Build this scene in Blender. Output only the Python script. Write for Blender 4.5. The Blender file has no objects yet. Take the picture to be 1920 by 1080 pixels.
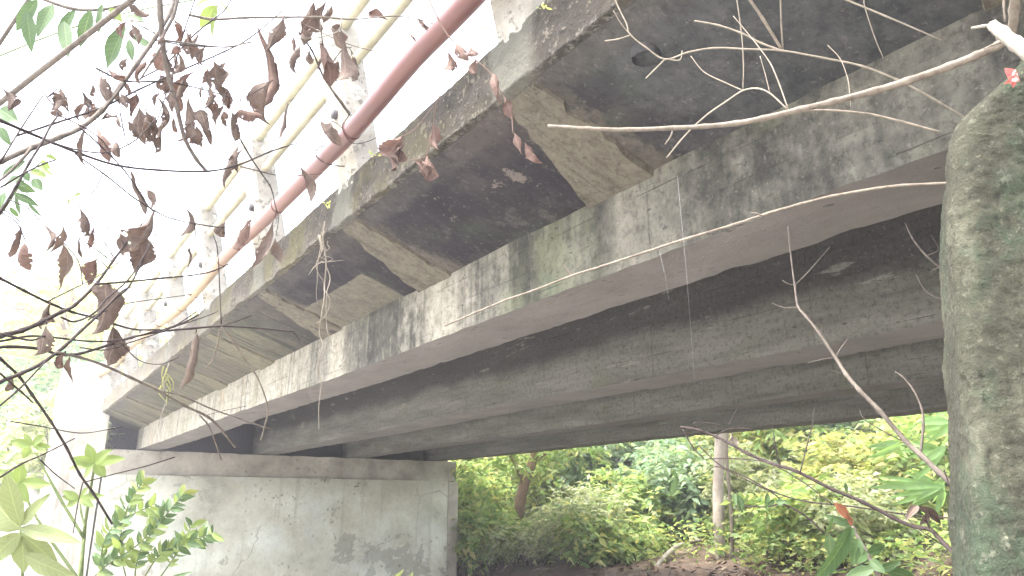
import bpy, math, random
import numpy as np
from mathutils import Vector, Matrix, noise as mnoise

# ------------------------------------------------------------------ camera, sky, sun, exposure
SC = bpy.context.scene
COL = SC.collection
F, CX, CY = 1400.0, 960.0, 540.0          # focal length and centre of the 1920 px photograph
PITCH = math.radians(16.32)
YAW = math.radians(34.16)                 # camera heading, clockwise from +Y (the bridge axis)
cd = bpy.data.cameras.new('camera')
cam = bpy.data.objects.new('camera', cd)
COL.objects.link(cam)
cd.sensor_width = 36.0
cd.lens = F / 1920 * 36
cd.clip_start = 0.02
cd.clip_end = 2000
cam.location = (0, 0, 0)
cam.rotation_euler = (math.pi / 2 + PITCH, 0, -YAW)
SC.camera = cam

SUN_EL, SUN_AZ = math.radians(66), math.radians(272)   # azimuth clockwise from +Y
w = bpy.data.worlds.new('World')
SC.world = w
w.use_nodes = True
nt = w.node_tree
nt.nodes.clear()
sky = nt.nodes.new('ShaderNodeTexSky')
sky.sky_type = 'NISHITA'
sky.sun_disc = False
sky.sun_elevation = SUN_EL
sky.sun_rotation = SUN_AZ
sky.air_density = 1.0
sky.dust_density = 4.0
hs = nt.nodes.new('ShaderNodeHueSaturation')     # an overcast sky has lost most of its blue
hs.inputs['Saturation'].default_value = 0.45
bg = nt.nodes.new('ShaderNodeBackground')
bg.inputs['Strength'].default_value = 0.15
wo = nt.nodes.new('ShaderNodeOutputWorld')
nt.links.new(sky.outputs[0], hs.inputs['Color'])
nt.links.new(hs.outputs[0], bg.inputs['Color'])
nt.links.new(bg.outputs[0], wo.inputs['Surface'])

sd = bpy.data.lights.new('sun', 'SUN')
sd.energy = 1.5
sd.angle = math.radians(14)
sd.color = (1.0, 0.96, 0.9)
sun = bpy.data.objects.new('sun', sd)
COL.objects.link(sun)
sdir = Vector((math.sin(SUN_AZ) * math.cos(SUN_EL), math.cos(SUN_AZ) * math.cos(SUN_EL), math.sin(SUN_EL)))
sun.rotation_euler = sdir.to_track_quat('Z', 'Y').to_euler()
sun.location = (-6, 4, 12)

vs = SC.view_settings
vs.view_transform = 'Standard'
vs.look = 'None'
vs.gamma = 1.0
vs.use_curve_mapping = False
vs.exposure = 3.3
SC.cycles.max_bounces = 6
SC.cycles.diffuse_bounces = 4
SC.cycles.volume_bounces = 0
SC.cycles.use_adaptive_sampling = True
SC.cycles.adaptive_threshold = 0.025
SC.cycles.transmission_bounces = 4

# ------------------------------------------------------------------ geometry helpers
HD = Vector((math.sin(YAW), math.cos(YAW), 0))
RT = Vector((math.cos(YAW), -math.sin(YAW), 0))
FW = HD * math.cos(PITCH) + Vector((0, 0, math.sin(PITCH)))
UP = RT.cross(FW)


def P(px, py, d):
    """world point seen at a photograph pixel, d metres in front of the lens"""
    return (RT * ((px - CX) / F) - UP * ((py - CY) / F) + FW) * d


def PX(px, py, a):
    """world point seen at a pixel on the vertical plane X = a (parallel to the bridge)"""
    r = P(px, py, 1.0)
    return r * (a / r.x)


def PY(px, py, a):
    r = P(px, py, 1.0)
    return r * (a / r.y)


def new_obj(name, verts, faces, mat, parent=None, smooth=True):
    me = bpy.data.meshes.new(name)
    me.from_pydata([tuple(v) for v in verts], [], [tuple(f) for f in faces])
    if smooth:
        me.polygons.foreach_set('use_smooth', np.ones(len(me.polygons), dtype=bool))
    me.update()
    o = bpy.data.objects.new(name, me)
    if mat:
        me.materials.append(mat)
    COL.objects.link(o)
    if parent:
        attach(o, parent)
    return o


def add_uv(o, nu):
    """u across, v along, for a blade laid out as rows of nu+1 vertices"""
    me = o.data
    n = len(me.vertices) // (nu + 1)
    lay = me.uv_layers.new(name='UVMap')
    vi = np.empty(len(me.loops), dtype=np.int32)
    me.loops.foreach_get('vertex_index', vi)
    uv = np.stack([(vi % (nu + 1)) / nu, (vi // (nu + 1)) / max(1, n - 1)], 1).astype(np.float32)
    lay.data.foreach_set('uv', uv.ravel())
    return o


def np_obj(name, verts, quads, mat, parent=None, smooth=False):
    """fast mesh from numpy arrays (n,3) and (m,k)"""
    me = bpy.data.meshes.new(name)
    verts = np.ascontiguousarray(verts, dtype=np.float32)
    quads = np.ascontiguousarray(quads, dtype=np.int32)
    k = quads.shape[1]
    me.vertices.add(len(verts))
    me.vertices.foreach_set('co', verts.ravel())
    me.loops.add(quads.size)
    me.loops.foreach_set('vertex_index', quads.ravel())
    me.polygons.add(len(quads))
    me.polygons.foreach_set('loop_start', np.arange(len(quads), dtype=np.int32) * k)
    me.polygons.foreach_set('loop_total', np.full(len(quads), k, dtype=np.int32))
    if smooth:
        me.polygons.foreach_set('use_smooth', np.ones(len(quads), dtype=bool))
    me.update(calc_edges=True)
    me.validate()
    o = bpy.data.objects.new(name, me)
    me.materials.append(mat)
    COL.objects.link(o)
    if parent:
        attach(o, parent)
    return o


def root_of(o):
    while o.parent:
        o = o.parent
    return o


def attach(o, parent):
    """parent without moving: the mesh keeps its world coordinates"""
    o.parent = parent
    m = Matrix.Identity(4)
    chain = []
    p = parent
    while p:
        chain.append(p)
        p = p.parent
    for p in reversed(chain):
        m = m @ p.matrix_parent_inverse @ p.matrix_basis
    o.matrix_parent_inverse = m.inverted()


def thing(name, label, cat, loc, group=None):
    o = bpy.data.objects.new(name, None)
    o.empty_display_size = 0.1
    COL.objects.link(o)
    o.location = loc
    tag(o, label, cat, group)
    return o


def tag(o, label=None, cat=None, group=None, kind=None):
    if label: o['label'] = label
    if cat: o['category'] = cat
    if group: o['group'] = group
    if kind: o['kind'] = kind
    return o


def spline(pts, step=6):
    """Catmull-Rom through the points (any dimension)"""
    p = [np.array(q, float) for q in pts]
    if len(p) == 2:
        return [p[0] + (p[1] - p[0]) * i / step for i in range(step + 1)]
    p = [2 * p[0] - p[1]] + p + [2 * p[-1] - p[-2]]
    out = []
    for i in range(1, len(p) - 2):
        for k in range(step):
            t = k / step
            a, b, c, d = p[i - 1:i + 3]
            out.append(0.5 * (2 * b + (c - a) * t + (2 * a - 5 * b + 4 * c - d) * t * t + (3 * b - a - 3 * c + d) * t ** 3))
    out.append(p[-2])
    return out


def tube_geo(pts, radii, seg=7, wob=0.0, seed=0, cap=True):
    rnd = random.Random(seed)
    pts = [Vector(q) for q in pts]
    n = len(pts)
    V, Fc = [], []
    t0 = (pts[1] - pts[0]).normalized()
    ref = Vector((0, 0, 1)) if abs(t0.z) < 0.9 else Vector((1, 0, 0))
    u = t0.cross(ref).normalized()
    for i in range(n):
        t = (pts[min(i + 1, n - 1)] - pts[max(i - 1, 0)])
        t = t.normalized() if t.length > 1e-9 else t0
        u = (u - t * u.dot(t))
        u = u.normalized() if u.length > 1e-6 else t.orthogonal().normalized()
        v = t.cross(u)
        for k in range(seg):
            a = 2 * math.pi * k / seg
            r = radii[i] * (1 + wob * rnd.uniform(-1, 1))
            V.append(pts[i] + u * (r * math.cos(a)) + v * (r * math.sin(a)))
    for i in range(n - 1):
        for k in range(seg):
            a, b = i * seg + k, i * seg + (k + 1) % seg
            Fc.append((a, b, b + seg, a + seg))
    if cap:
        Fc.append(tuple(range(seg - 1, -1, -1)))
        Fc.append(tuple(range((n - 1) * seg, n * seg)))
    return V, Fc


def merge(geos):
    V, Fc = [], []
    for v, f in geos:
        b = len(V)
        V += list(v)
        Fc += [tuple(i + b for i in q) for q in f]
    return V, Fc


def grid_box(x0, x1, y0, y1, z0, z1, nx, ny, nz):
    """closed box with subdivided faces"""
    idx = {}
    V, Fc = [], []
    def vid(i, j, k):
        key = (i, j, k)
        if key not in idx:
            idx[key] = len(V)
            V.append([x0 + (x1 - x0) * i / nx, y0 + (y1 - y0) * j / ny, z0 + (z1 - z0) * k / nz])
        return idx[key]
    for j in range(ny):
        for k in range(nz):
            Fc.append((vid(0, j, k), vid(0, j, k + 1), vid(0, j + 1, k + 1), vid(0, j + 1, k)))
            Fc.append((vid(nx, j, k), vid(nx, j + 1, k), vid(nx, j + 1, k + 1), vid(nx, j, k + 1)))
        for i in range(nx):
            Fc.append((vid(i, j, 0), vid(i, j + 1, 0), vid(i + 1, j + 1, 0), vid(i + 1, j, 0)))
            Fc.append((vid(i, j, nz), vid(i + 1, j, nz), vid(i + 1, j + 1, nz), vid(i, j + 1, nz)))
    for i in range(nx):
        for k in range(nz):
            Fc.append((vid(i, 0, k), vid(i + 1, 0, k), vid(i + 1, 0, k + 1), vid(i, 0, k + 1)))
            Fc.append((vid(i, ny, k), vid(i, ny, k + 1), vid(i + 1, ny, k + 1), vid(i + 1, ny, k)))
    return V, Fc


def fbm(p, s, octv=4):
    return mnoise.fractal(Vector(p) * s, 0.9, 2.1, octv)


# ------------------------------------------------------------------ shader helpers
class NT:
    def __init__(s, name):
        s.mat = bpy.data.materials.new(name)
        s.mat.use_nodes = True
        s.t = s.mat.node_tree
        s.t.nodes.clear()
        s.out = s.t.nodes.new('ShaderNodeOutputMaterial')
        s.geo = s.t.nodes.new('ShaderNodeNewGeometry')
        tc = s.t.nodes.new('ShaderNodeTexCoord')
        s.pos = tc.outputs['Object']
        sx = s.t.nodes.new('ShaderNodeSeparateXYZ')
        s.t.links.new(s.pos, sx.inputs[0])
        s.x, s.y, s.z = sx.outputs
        sn = s.t.nodes.new('ShaderNodeSeparateXYZ')
        s.t.links.new(s.geo.outputs['Normal'], sn.inputs[0])
        s.nx, s.ny, s.nz = sn.outputs

    def put(s, sock, v):
        if isinstance(v, bpy.types.NodeSocket):
            s.t.links.new(v, sock)
        elif v is not None:
            if isinstance(v, tuple) and len(v) == 3 and sock.type == 'RGBA':
                v = v + (1,)
            sock.default_value = v

    def m(s, op, a, b=None, c=None, clamp=False):
        n = s.t.nodes.new('ShaderNodeMath')
        n.operation = op
        n.use_clamp = clamp
        for i, v in enumerate((a, b, c)):
            if v is not None:
                s.put(n.inputs[i], v)
        return n.outputs[0]

    def add(s, a, b): return s.m('ADD', a, b)
    def mul(s, a, b, clamp=False): return s.m('MULTIPLY', a, b, clamp=clamp)
    def sub(s, a, b): return s.m('SUBTRACT', a, b)

    def vec(s, sx=1.0, sy=1.0, sz=1.0, off=(0, 0, 0)):
        n = s.t.nodes.new('ShaderNodeMapping')
        s.put(n.inputs['Vector'], s.pos)
        n.inputs['Scale'].default_value = (sx, sy, sz)
        n.inputs['Location'].default_value = off
        return n.outputs[0]

    def noise(s, scale=5.0, detail=5.0, rough=0.6, v=None, dist=0.0):
        n = s.t.nodes.new('ShaderNodeTexNoise')
        s.put(n.inputs['Vector'], v or s.pos)
        n.inputs['Scale'].default_value = scale
        n.inputs['Detail'].default_value = detail
        n.inputs['Roughness'].default_value = rough
        n.inputs['Distortion'].default_value = dist
        return n.outputs['Fac']

    def voro(s, scale, feature='DISTANCE_TO_EDGE', v=None, rnd=1.0):
        n = s.t.nodes.new('ShaderNodeTexVoronoi')
        n.feature = feature
        s.put(n.inputs['Vector'], v or s.pos)
        n.inputs['Scale'].default_value = scale
        n.inputs['Randomness'].default_value = rnd
        return n.outputs['Distance']

    def warp(s, amount, scale=3.0, v=None):
        """position displaced by noise"""
        n = s.t.nodes.new('ShaderNodeTexNoise')
        s.put(n.inputs['Vector'], v or s.pos)
        n.inputs['Scale'].default_value = scale
        n.inputs['Detail'].default_value = 3
        a = s.t.nodes.new('ShaderNodeVectorMath'); a.operation = 'SUBTRACT'
        s.t.links.new(n.outputs['Color'], a.inputs[0]); a.inputs[1].default_value = (.5, .5, .5)
        b = s.t.nodes.new('ShaderNodeVectorMath'); b.operation = 'MULTIPLY_ADD'
        s.t.links.new(a.outputs[0], b.inputs[0]); b.inputs[1].default_value = (amount,) * 3
        s.put(b.inputs[2], v or s.pos)
        return b.outputs[0]

    def mr(s, v, a, b, c=0.0, d=1.0):
        n = s.t.nodes.new('ShaderNodeMapRange')
        n.interpolation_type = 'SMOOTHSTEP'
        s.put(n.inputs['Value'], v)
        for k, q in zip(('From Min', 'From Max', 'To Min', 'To Max'), (a, b, c, d)):
            s.put(n.inputs[k], q)
        return n.outputs[0]

    def mix(s, f, a, b, blend='MIX'):
        n = s.t.nodes.new('ShaderNodeMix')
        n.data_type = 'RGBA'
        n.blend_type = blend
        s.put(n.inputs['Factor'], f)
        s.put(n.inputs['A'] if False else n.inputs[6], a)
        s.put(n.inputs[7], b)
        return n.outputs[2]

    def ramp(s, f, stops):
        n = s.t.nodes.new('ShaderNodeValToRGB')
        r = n.color_ramp
        while len(r.elements) < len(stops):
            r.elements.new(0.5)
        for e, (p, c) in zip(r.elements, stops):
            e.position = p
            e.color = tuple(c) + (1,)
        s.put(n.inputs[0], f)
        return n.outputs[0]

    def bump(s, h, strength=0.5, dist=0.01, normal=None):
        n = s.t.nodes.new('ShaderNodeBump')
        n.inputs['Strength'].default_value = strength
        n.inputs['Distance'].default_value = dist
        s.put(n.inputs['Height'], h)
        if normal:
            s.put(n.inputs['Normal'], normal)
        return n.outputs[0]

    def grit(s, c, amt=.6, sc=42, sc2=130):
        """fine mottling: lighter and darker grains over a colour"""
        a = s.noise(sc, 6, .78)
        d = s.mr(a, .36, .52)
        c = s.mix(s.mul(s.m('SUBTRACT', 1.0, d), amt), c, s.mix(.65, c, (.004, .004, .004)))
        l = s.mr(s.noise(sc * 1.6, 6, .75, s.vec(1, 1, 1, (3.3, 1.7, 5.1))), .57, .68)
        return s.mix(s.mul(l, amt * .6), c, s.mix(.5, c, (.42, .39, .33)))

    def rand(s): return s.geo.outputs['Random Per Island']

    def objrand(s):
        n = s.t.nodes.new('ShaderNodeObjectInfo')
        return n.outputs['Random']

    def finish(s, col, rough=0.9, normal=None, spec=0.25, transl=None, tcol=None):
        b = s.t.nodes.new('ShaderNodeBsdfPrincipled')
        s.put(b.inputs['Base Color'], col)
        s.put(b.inputs['Roughness'], rough)
        b.inputs['Specular IOR Level'].default_value = spec
        if normal:
            s.put(b.inputs['Normal'], normal)
        sh = b.outputs[0]
        if transl:
            t = s.t.nodes.new('ShaderNodeBsdfTranslucent')
            s.put(t.inputs['Color'], tcol or col)
            if normal:
                s.put(t.inputs['Normal'], normal)
            x = s.t.nodes.new('ShaderNodeMixShader')
            x.inputs[0].default_value = transl
            s.t.links.new(sh, x.inputs[1])
            s.t.links.new(t.outputs[0], x.inputs[2])
            sh = x.outputs[0]
        s.t.links.new(sh, s.out.inputs['Surface'])
        return s.mat


POST0, STEP = 1.76, 1.42                 # first railing post station and spacing along the bridge


def station_dist(s):
    """distance along Y to the nearest railing post"""
    a = s.m('DIVIDE', s.sub(s.y, POST0 - STEP / 2), STEP)
    a = s.m('FRACT', a)
    return s.mul(s.m('ABSOLUTE', s.sub(a, 0.5)), STEP)


M = {}


def mk_materials():
    # --- kerb along the deck edge: rough, mossy, pale wash under every post
    s = NT('kerb_concrete')
    n1 = s.noise(2.3, 8, .65); n2 = s.noise(17, 8, .75); n3 = s.noise(70, 5, .75); n4 = s.noise(34, 6, .7, s.warp(.05, 9))
    c = s.ramp(n1, [(.25, (0.029, 0.025, 0.021)), (.5, (0.071, 0.062, 0.048)), (.75, (0.121, 0.109, 0.085))])
    c = s.mix(s.mul(s.mr(n2, .50, .60), .85), c, (0.027, 0.024, 0.019))
    c = s.mix(s.mul(s.mr(n4, .55, .63), .75), c, (0.194, 0.174, 0.133))
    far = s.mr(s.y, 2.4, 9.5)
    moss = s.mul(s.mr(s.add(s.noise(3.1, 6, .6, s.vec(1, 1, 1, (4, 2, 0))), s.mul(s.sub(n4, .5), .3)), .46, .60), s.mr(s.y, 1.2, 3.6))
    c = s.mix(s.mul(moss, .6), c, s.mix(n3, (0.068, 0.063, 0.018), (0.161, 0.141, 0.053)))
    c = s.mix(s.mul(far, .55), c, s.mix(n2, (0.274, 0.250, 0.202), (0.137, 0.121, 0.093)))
    sd_ = s.add(station_dist(s), s.mul(s.sub(s.noise(5, 4, .6), .5), .16))
    pale = s.mr(sd_, .15, .08)
    c = s.mix(s.mul(pale, .8), c, s.mix(n2, (0.202, 0.197, 0.161), (0.096, 0.095, 0.073)))
    lip = s.mul(s.mr(s.z, 1.318, 1.298), s.mr(n4, .45, .6))
    c = s.mix(s.mul(lip, .5), c, (0.226, 0.209, 0.177))
    hgt = s.add(s.mul(n2, .9), s.add(s.mul(n3, .5), s.mul(n4, .6)))
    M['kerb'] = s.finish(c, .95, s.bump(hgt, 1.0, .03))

    # --- soffit of the cantilever: black growth in the bays, clean bands under the posts
    s = NT('soffit_concrete')
    n1 = s.noise(3.0, 9, .68); n2 = s.noise(9, 8, .7, s.warp(.12, 6)); n3 = s.noise(50, 5, .7)
    t = s.m('DIVIDE', s.sub(s.x, 1.2), .54)
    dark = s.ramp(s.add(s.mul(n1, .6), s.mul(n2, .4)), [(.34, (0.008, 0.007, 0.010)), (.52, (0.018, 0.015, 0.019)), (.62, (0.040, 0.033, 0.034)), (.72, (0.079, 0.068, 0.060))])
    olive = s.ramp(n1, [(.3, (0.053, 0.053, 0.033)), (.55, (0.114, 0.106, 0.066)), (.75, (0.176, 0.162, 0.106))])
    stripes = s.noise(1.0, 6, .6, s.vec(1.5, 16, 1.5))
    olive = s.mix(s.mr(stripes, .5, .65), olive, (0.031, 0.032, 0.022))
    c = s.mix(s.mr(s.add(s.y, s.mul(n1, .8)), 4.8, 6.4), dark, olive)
    green = s.mul(s.mr(s.noise(2.2, 6, .6, s.vec(1, 1, 1, (7, 3, 1))), .5, .7), .5)
    c = s.mix(green, c, (0.048, 0.064, 0.040))
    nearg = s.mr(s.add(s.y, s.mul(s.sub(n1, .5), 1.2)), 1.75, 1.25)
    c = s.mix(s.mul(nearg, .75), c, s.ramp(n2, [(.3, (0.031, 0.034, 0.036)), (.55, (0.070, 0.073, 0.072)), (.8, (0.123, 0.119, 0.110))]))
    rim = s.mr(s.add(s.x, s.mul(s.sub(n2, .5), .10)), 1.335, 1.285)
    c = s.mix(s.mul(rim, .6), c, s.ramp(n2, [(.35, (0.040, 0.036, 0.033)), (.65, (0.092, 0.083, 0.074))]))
    drift = s.mr(s.noise(1.3, 5, .6, s.vec(1, 1, 1, (5, 9, 2))), .48, .66)
    c = s.mix(s.mul(drift, .45), c, (0.062, 0.051, 0.044))
    pale_c = s.ramp(n2, [(.3, (0.062, 0.053, 0.042)), (.6, (0.119, 0.104, 0.083)), (.8, (0.176, 0.155, 0.128))])
    n5 = s.noise(28, 7, .75)
    edge = s.add(s.mul(s.sub(n2, .5), .34), s.mul(s.sub(n5, .5), .20))
    sdj = s.add(station_dist(s), edge)
    wid = s.add(.06, s.mul(t, .13))
    band = s.mr(s.m('SUBTRACT', sdj, wid), .05, -.03)
    band = s.mul(band, s.mr(s.y, 1.0, 1.6))
    c = s.mix(s.mul(band, .8), c, pale_c)
    # lighter panels next to the girder in the middle bays
    pan = s.mul(s.mr(s.add(s.x, s.mul(edge, .06)), 1.475, 1.485), s.mr(s.add(s.y, s.mul(edge, .05)), 3.60, 3.63))
    pan = s.mul(pan, s.mr(s.add(s.y, s.mul(edge, .05)), 4.62, 4.58))
    c = s.mix(s.mul(pan, .85), c, s.ramp(n2, [(.3, (0.088, 0.081, 0.060)), (.7, (0.167, 0.153, 0.114))]))
    chips = s.mr(s.noise(5.5, 9, .72, s.vec(1, .7, 1, (1, 9, 4))), .63, .66)
    c = s.mix(s.mul(chips, .7), c, (0.167, 0.140, 0.119))
    h = s.add(s.mul(n2, .5), s.add(s.mul(n3, .25), s.mul(band, .5)))
    c = s.grit(c, .5, 30)
    bl = s.mr(s.noise(7, 8, .72, s.warp(.2, 4)), .56, .66)
    c = s.mix(s.mul(bl, .35), c, s.mix(.5, c, (0.176, 0.157, 0.136)))
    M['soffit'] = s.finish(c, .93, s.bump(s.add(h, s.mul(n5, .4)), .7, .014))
    s = NT('bracket_plaster')
    n1 = s.noise(4, 8, .68); n2 = s.noise(13, 8, .72, s.warp(.1, 6)); n3 = s.noise(45, 6, .75)
    c = s.ramp(n2, [(.3, (0.075, 0.065, 0.048)), (.55, (0.136, 0.120, 0.090)), (.78, (0.123, 0.109, 0.083))])
    c = s.mix(s.mul(s.mr(s.noise(1.0, 6, .65, s.vec(2, 22, 2)), .54, .64), .55), c, (0.066, 0.060, 0.042))
    c = s.mix(s.mr(s.add(n1, s.mul(s.sub(n3, .5), .25)), .58, .66), c, (0.031, 0.028, 0.027))
    c = s.mix(s.mul(s.mr(s.y, 4.4, 6.5), .45), c, (0.141, 0.133, 0.071))
    c = s.grit(c, .6, 34)
    M['bracket'] = s.finish(c, .93, s.bump(s.add(n2, s.mul(n3, .5)), .7, .014))

    # --- girders
    s = NT('girder_concrete')
    n1 = s.noise(2.4, 8, .65); n2 = s.noise(11, 8, .7); n3 = s.noise(70, 4, .7)
    runs = s.noise(1.0, 6, .62, s.vec(1, 4.2, .35))
    runs2 = s.noise(1.0, 5, .6, s.vec(1, 11, .6, (3, 5, 1)))
    far = s.mr(s.y, 1.2, 3.4)
    # outer face of the first girder
    pale = s.ramp(n2, [(.3, (.20, .187, .142)), (.6, (.37, .345, .28)), (.8, (.48, .455, .385))])
    darkc = s.ramp(s.add(s.mul(n1, .55), s.mul(n2, .45)), [(.34, (.018, .018, .017)), (.5, (.042, .041, .034)), (.6, (.075, .071, .055)), (.72, (.13, .12, .092))])
    sdn = s.add(station_dist(s), s.mul(s.sub(runs2, .5), .35))
    near_mask = s.mr(s.add(runs, s.mul(s.sub(n2, .5), .25)), .38, .64)
    col_mask = s.m('MAXIMUM', s.mul(near_mask, .9), s.mr(sdn, .27, .08))
    col_mask = s.mul(col_mask, s.mr(s.add(s.y, s.mul(s.sub(n1, .5), 1.5)), 1.2, 3.9, .30, 1.0))
    col_mask = s.m('MAXIMUM', col_mask, s.mul(s.mr(s.y, 3.4, 6.0), s.mr(runs2, .30, .5)))
    outer = s.mix(col_mask, darkc, pale)
    tinge = s.mul(s.mr(s.noise(1.9, 5, .6, s.vec(1, 1, .6, (2, 8, 3))), .5, .68), .55)
    outer = s.mix(tinge, outer, (.16, .17, .10))
    teal = s.mul(s.mr(s.noise(2.6, 6, .65, s.vec(1, 1, 1, (9, 1, 5))), .55, .7), s.mr(s.y, 3.0, 1.2))
    outer = s.mix(s.mul(teal, .6), outer, (.065, .12, .095))
    rust = s.mul(s.mr(s.noise(1.0, 5, .6, s.vec(1, 5.5, .7, (6, 2, 2))), .56, .7), s.mr(s.y, 4.0, 6.5))
    outer = s.mix(s.mul(rust, .6), outer, (.30, .20, .10))
    # inner girders
    hs_ = s.noise(1.0, 7, .65, s.vec(1, 1.1, 9))
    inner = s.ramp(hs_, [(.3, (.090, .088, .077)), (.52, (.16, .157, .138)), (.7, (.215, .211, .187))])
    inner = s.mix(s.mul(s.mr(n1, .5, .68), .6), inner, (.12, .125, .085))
    inner = s.mix(s.mul(s.mr(s.add(s.z, s.mul(s.sub(n1, .5), .2)), 1.0, 1.15), .8), inner, (.030, .028, .029))  # shade between the girders mixed into the colour, darker towards the top
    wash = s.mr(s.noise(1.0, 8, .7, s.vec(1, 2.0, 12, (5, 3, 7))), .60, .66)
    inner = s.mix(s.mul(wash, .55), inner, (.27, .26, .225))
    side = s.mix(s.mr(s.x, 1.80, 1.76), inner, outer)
    # underside: smooth pinkish cast face
    un = s.noise(1.0, 7, .65, s.vec(4, 2.0, 1))
    under = s.ramp(un, [(.3, (.115, .104, .093)), (.55, (.152, .138, .125)), (.8, (.195, .178, .163))])
    under = s.mix(s.mr(n2, .62, .72), under, (.15, .12, .10))
    lines = s.noise(1.0, 6, .75, s.vec(14, 1.4, 3, (2, 7, 1)))
    under = s.mix(s.mul(s.mr(s.m('ABSOLUTE', s.sub(lines, .5)), .010, .003), s.mr(n1, .5, .6)), under, (.10, .08, .07))
    c = s.mix(s.mr(s.nz, -.4, -.7), side, under)
    # form-board joints: fine horizontal and vertical lines
    wz = s.add(s.z, s.mul(s.sub(s.noise(4, 3, .5), .5), .012))
    lz = s.m('ABSOLUTE', s.sub(s.m('FRACT', s.m('DIVIDE', wz, .105)), .5))
    ly = s.m('ABSOLUTE', s.sub(s.m('FRACT', s.m('DIVIDE', s.add(s.y, s.mul(s.x, .37)), 1.18)), .5))
    gap = s.mr(s.noise(1.0, 4, .6, s.vec(1, 3, 8)), .5, .6)
    joint = s.m('MAXIMUM', s.mul(s.mr(lz, .47, .495), gap), s.mul(s.mr(ly, .4955, .4985), .6))
    joint = s.mul(joint, s.mr(s.nz, -.7, -.4))
    c = s.mix(s.mul(joint, .55), c, (.05, .045, .035))
    pits = s.mr(s.noise(22, 3, .5, s.vec(1, .6, 1.4)), .70, .735)
    c = s.mix(s.mul(pits, .7), c, (.05, .045, .04))
    h = s.add(s.mul(n2, .5), s.sub(s.mul(n3, .2), s.mul(s.add(joint, pits), .5)))
    c = s.mix(s.mr(s.nz, -.4, -.7), s.grit(c, .65, 34), c)
    dash = s.mr(s.noise(1.0, 5, .6, s.vec(26, 5, 1, (3, 1, 1))), .66, .70)
    c = s.mix(s.mul(s.mul(dash, s.mr(s.nz, -.4, -.7)), .65), c, (.05, .042, .038))
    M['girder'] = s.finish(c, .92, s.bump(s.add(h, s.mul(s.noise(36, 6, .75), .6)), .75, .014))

    # --- deck interior
    s = NT('deck_concrete')
    c = s.ramp(s.noise(3, 7, .65), [(.3, (.10, .095, .085)), (.7, (.22, .21, .18))])
    M['deck'] = s.finish(c, .95, s.bump(s.noise(30, 5, .7), .4, .01))

    # --- abutment wall: worn plaster with peeled patches and cracks
    s = NT('abutment_plaster')
    n1 = s.noise(1.2, 9, .66); n2 = s.noise(7, 8, .68); n3 = s.noise(40, 4, .7)
    c = s.ramp(n1, [(.3, (0.312, 0.306, 0.234)), (.5, (0.516, 0.516, 0.423)), (.66, (0.641, 0.662, 0.582))])
    c = s.mix(s.mul(s.mr(s.noise(1.6, 6, .6, s.vec(1, 1, 1, (3, 3, 3))), .5, .7), .55), c, (0.375, 0.375, 0.280))
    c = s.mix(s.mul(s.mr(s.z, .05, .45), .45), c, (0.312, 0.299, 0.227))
    pv = s.noise(2.6, 10, .66, s.warp(.25, 3))
    where = s.mul(s.mr(s.x, 4.3, 5.4), s.mr(s.z, -.25, -.75))
    peel = s.mr(s.add(pv, s.mul(where, .14)), .625, .635)
    c = s.mix(s.mul(peel, .88), c, (0.312, 0.306, 0.249))
    spots = s.mul(s.mr(s.noise(11, 4, .6), .63, .68), s.m('MAXIMUM', s.mr(s.noise(1.3, 2, .5), .5, .62), s.mul(s.mr(s.m('ABSOLUTE', s.sub(s.x, 3.75)), .7, .3), s.mr(s.m('ABSOLUTE', s.add(s.z, .12)), .5, .2))))
    c = s.mix(s.mul(spots, .85), c, (0.141, 0.137, 0.106))
    crk = s.voro(.55, v=s.warp(.55, 2.2))
    crack = s.mul(s.mr(crk, .008, .003), s.mr(s.noise(.8, 2, .5, s.vec(1, 1, 1, (1, 4, 2))), .45, .55))
    crk2 = s.mul(s.mr(s.voro(2.4, v=s.warp(.3, 5)), .012, .004), s.mul(where, .8))
    cr = s.m('MAXIMUM', crack, crk2)
    c = s.mix(s.mul(cr, .42), c, (0.157, 0.146, 0.113))
    blu = s.mr(s.noise(1.2, 5, .6, s.vec(1, 1, 1, (8, 1, 4))), .5, .7)
    c = s.mix(s.mul(blu, .35), c, (0.594, 0.662, 0.660))
    c = s.mix(s.mul(s.mr(s.noise(1.0, 6, .62, s.vec(5, 5, .45)), .53, .66), .35), c, (0.266, 0.259, 0.197))
    h = s.sub(s.mul(n2, .4), s.add(s.mul(peel, .5), s.mul(cr, .5)))
    c = s.grit(c, .22, 26)
    M['plaster'] = s.finish(c, .92, s.bump(s.add(h, s.mul(n3, .12)), .5, .012))

    s = NT('cap_concrete')
    n1 = s.noise(2.2, 8, .66); n2 = s.noise(16, 7, .7)
    c = s.ramp(n1, [(.3, (0.210, 0.193, 0.154)), (.55, (0.367, 0.341, 0.284)), (.75, (0.508, 0.481, 0.411))])
    c = s.mix(s.mr(n2, .58, .7), c, (0.122, 0.114, 0.096))
    M['cap'] = s.finish(c, .94, s.bump(n2, .6, .015))

    s = NT('wing_wall_plaster')
    n1 = s.noise(1.8, 8, .66); runs = s.noise(1.0, 6, .6, s.vec(6, 6, .5))
    c = s.ramp(n1, [(.3, (.30, .285, .235)), (.6, (.46, .44, .38)), (.8, (.55, .53, .48))])
    c = s.mix(s.mul(s.mr(runs, .54, .66), .6), c, (.20, .175, .14))
    M['wing'] = s.finish(c, .94, s.bump(s.noise(20, 6, .7), .5, .012))

    # --- railing posts
    s = NT('post_concrete')
    n1 = s.noise(4, 8, .68); n2 = s.noise(22, 7, .72)
    c = s.ramp(n1, [(.3, (0.187, 0.170, 0.140)), (.55, (0.306, 0.289, 0.246)), (.75, (0.408, 0.391, 0.348))])
    c = s.mix(s.mul(s.mr(n2, .54, .62), .8), c, (0.085, 0.076, 0.060))
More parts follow.
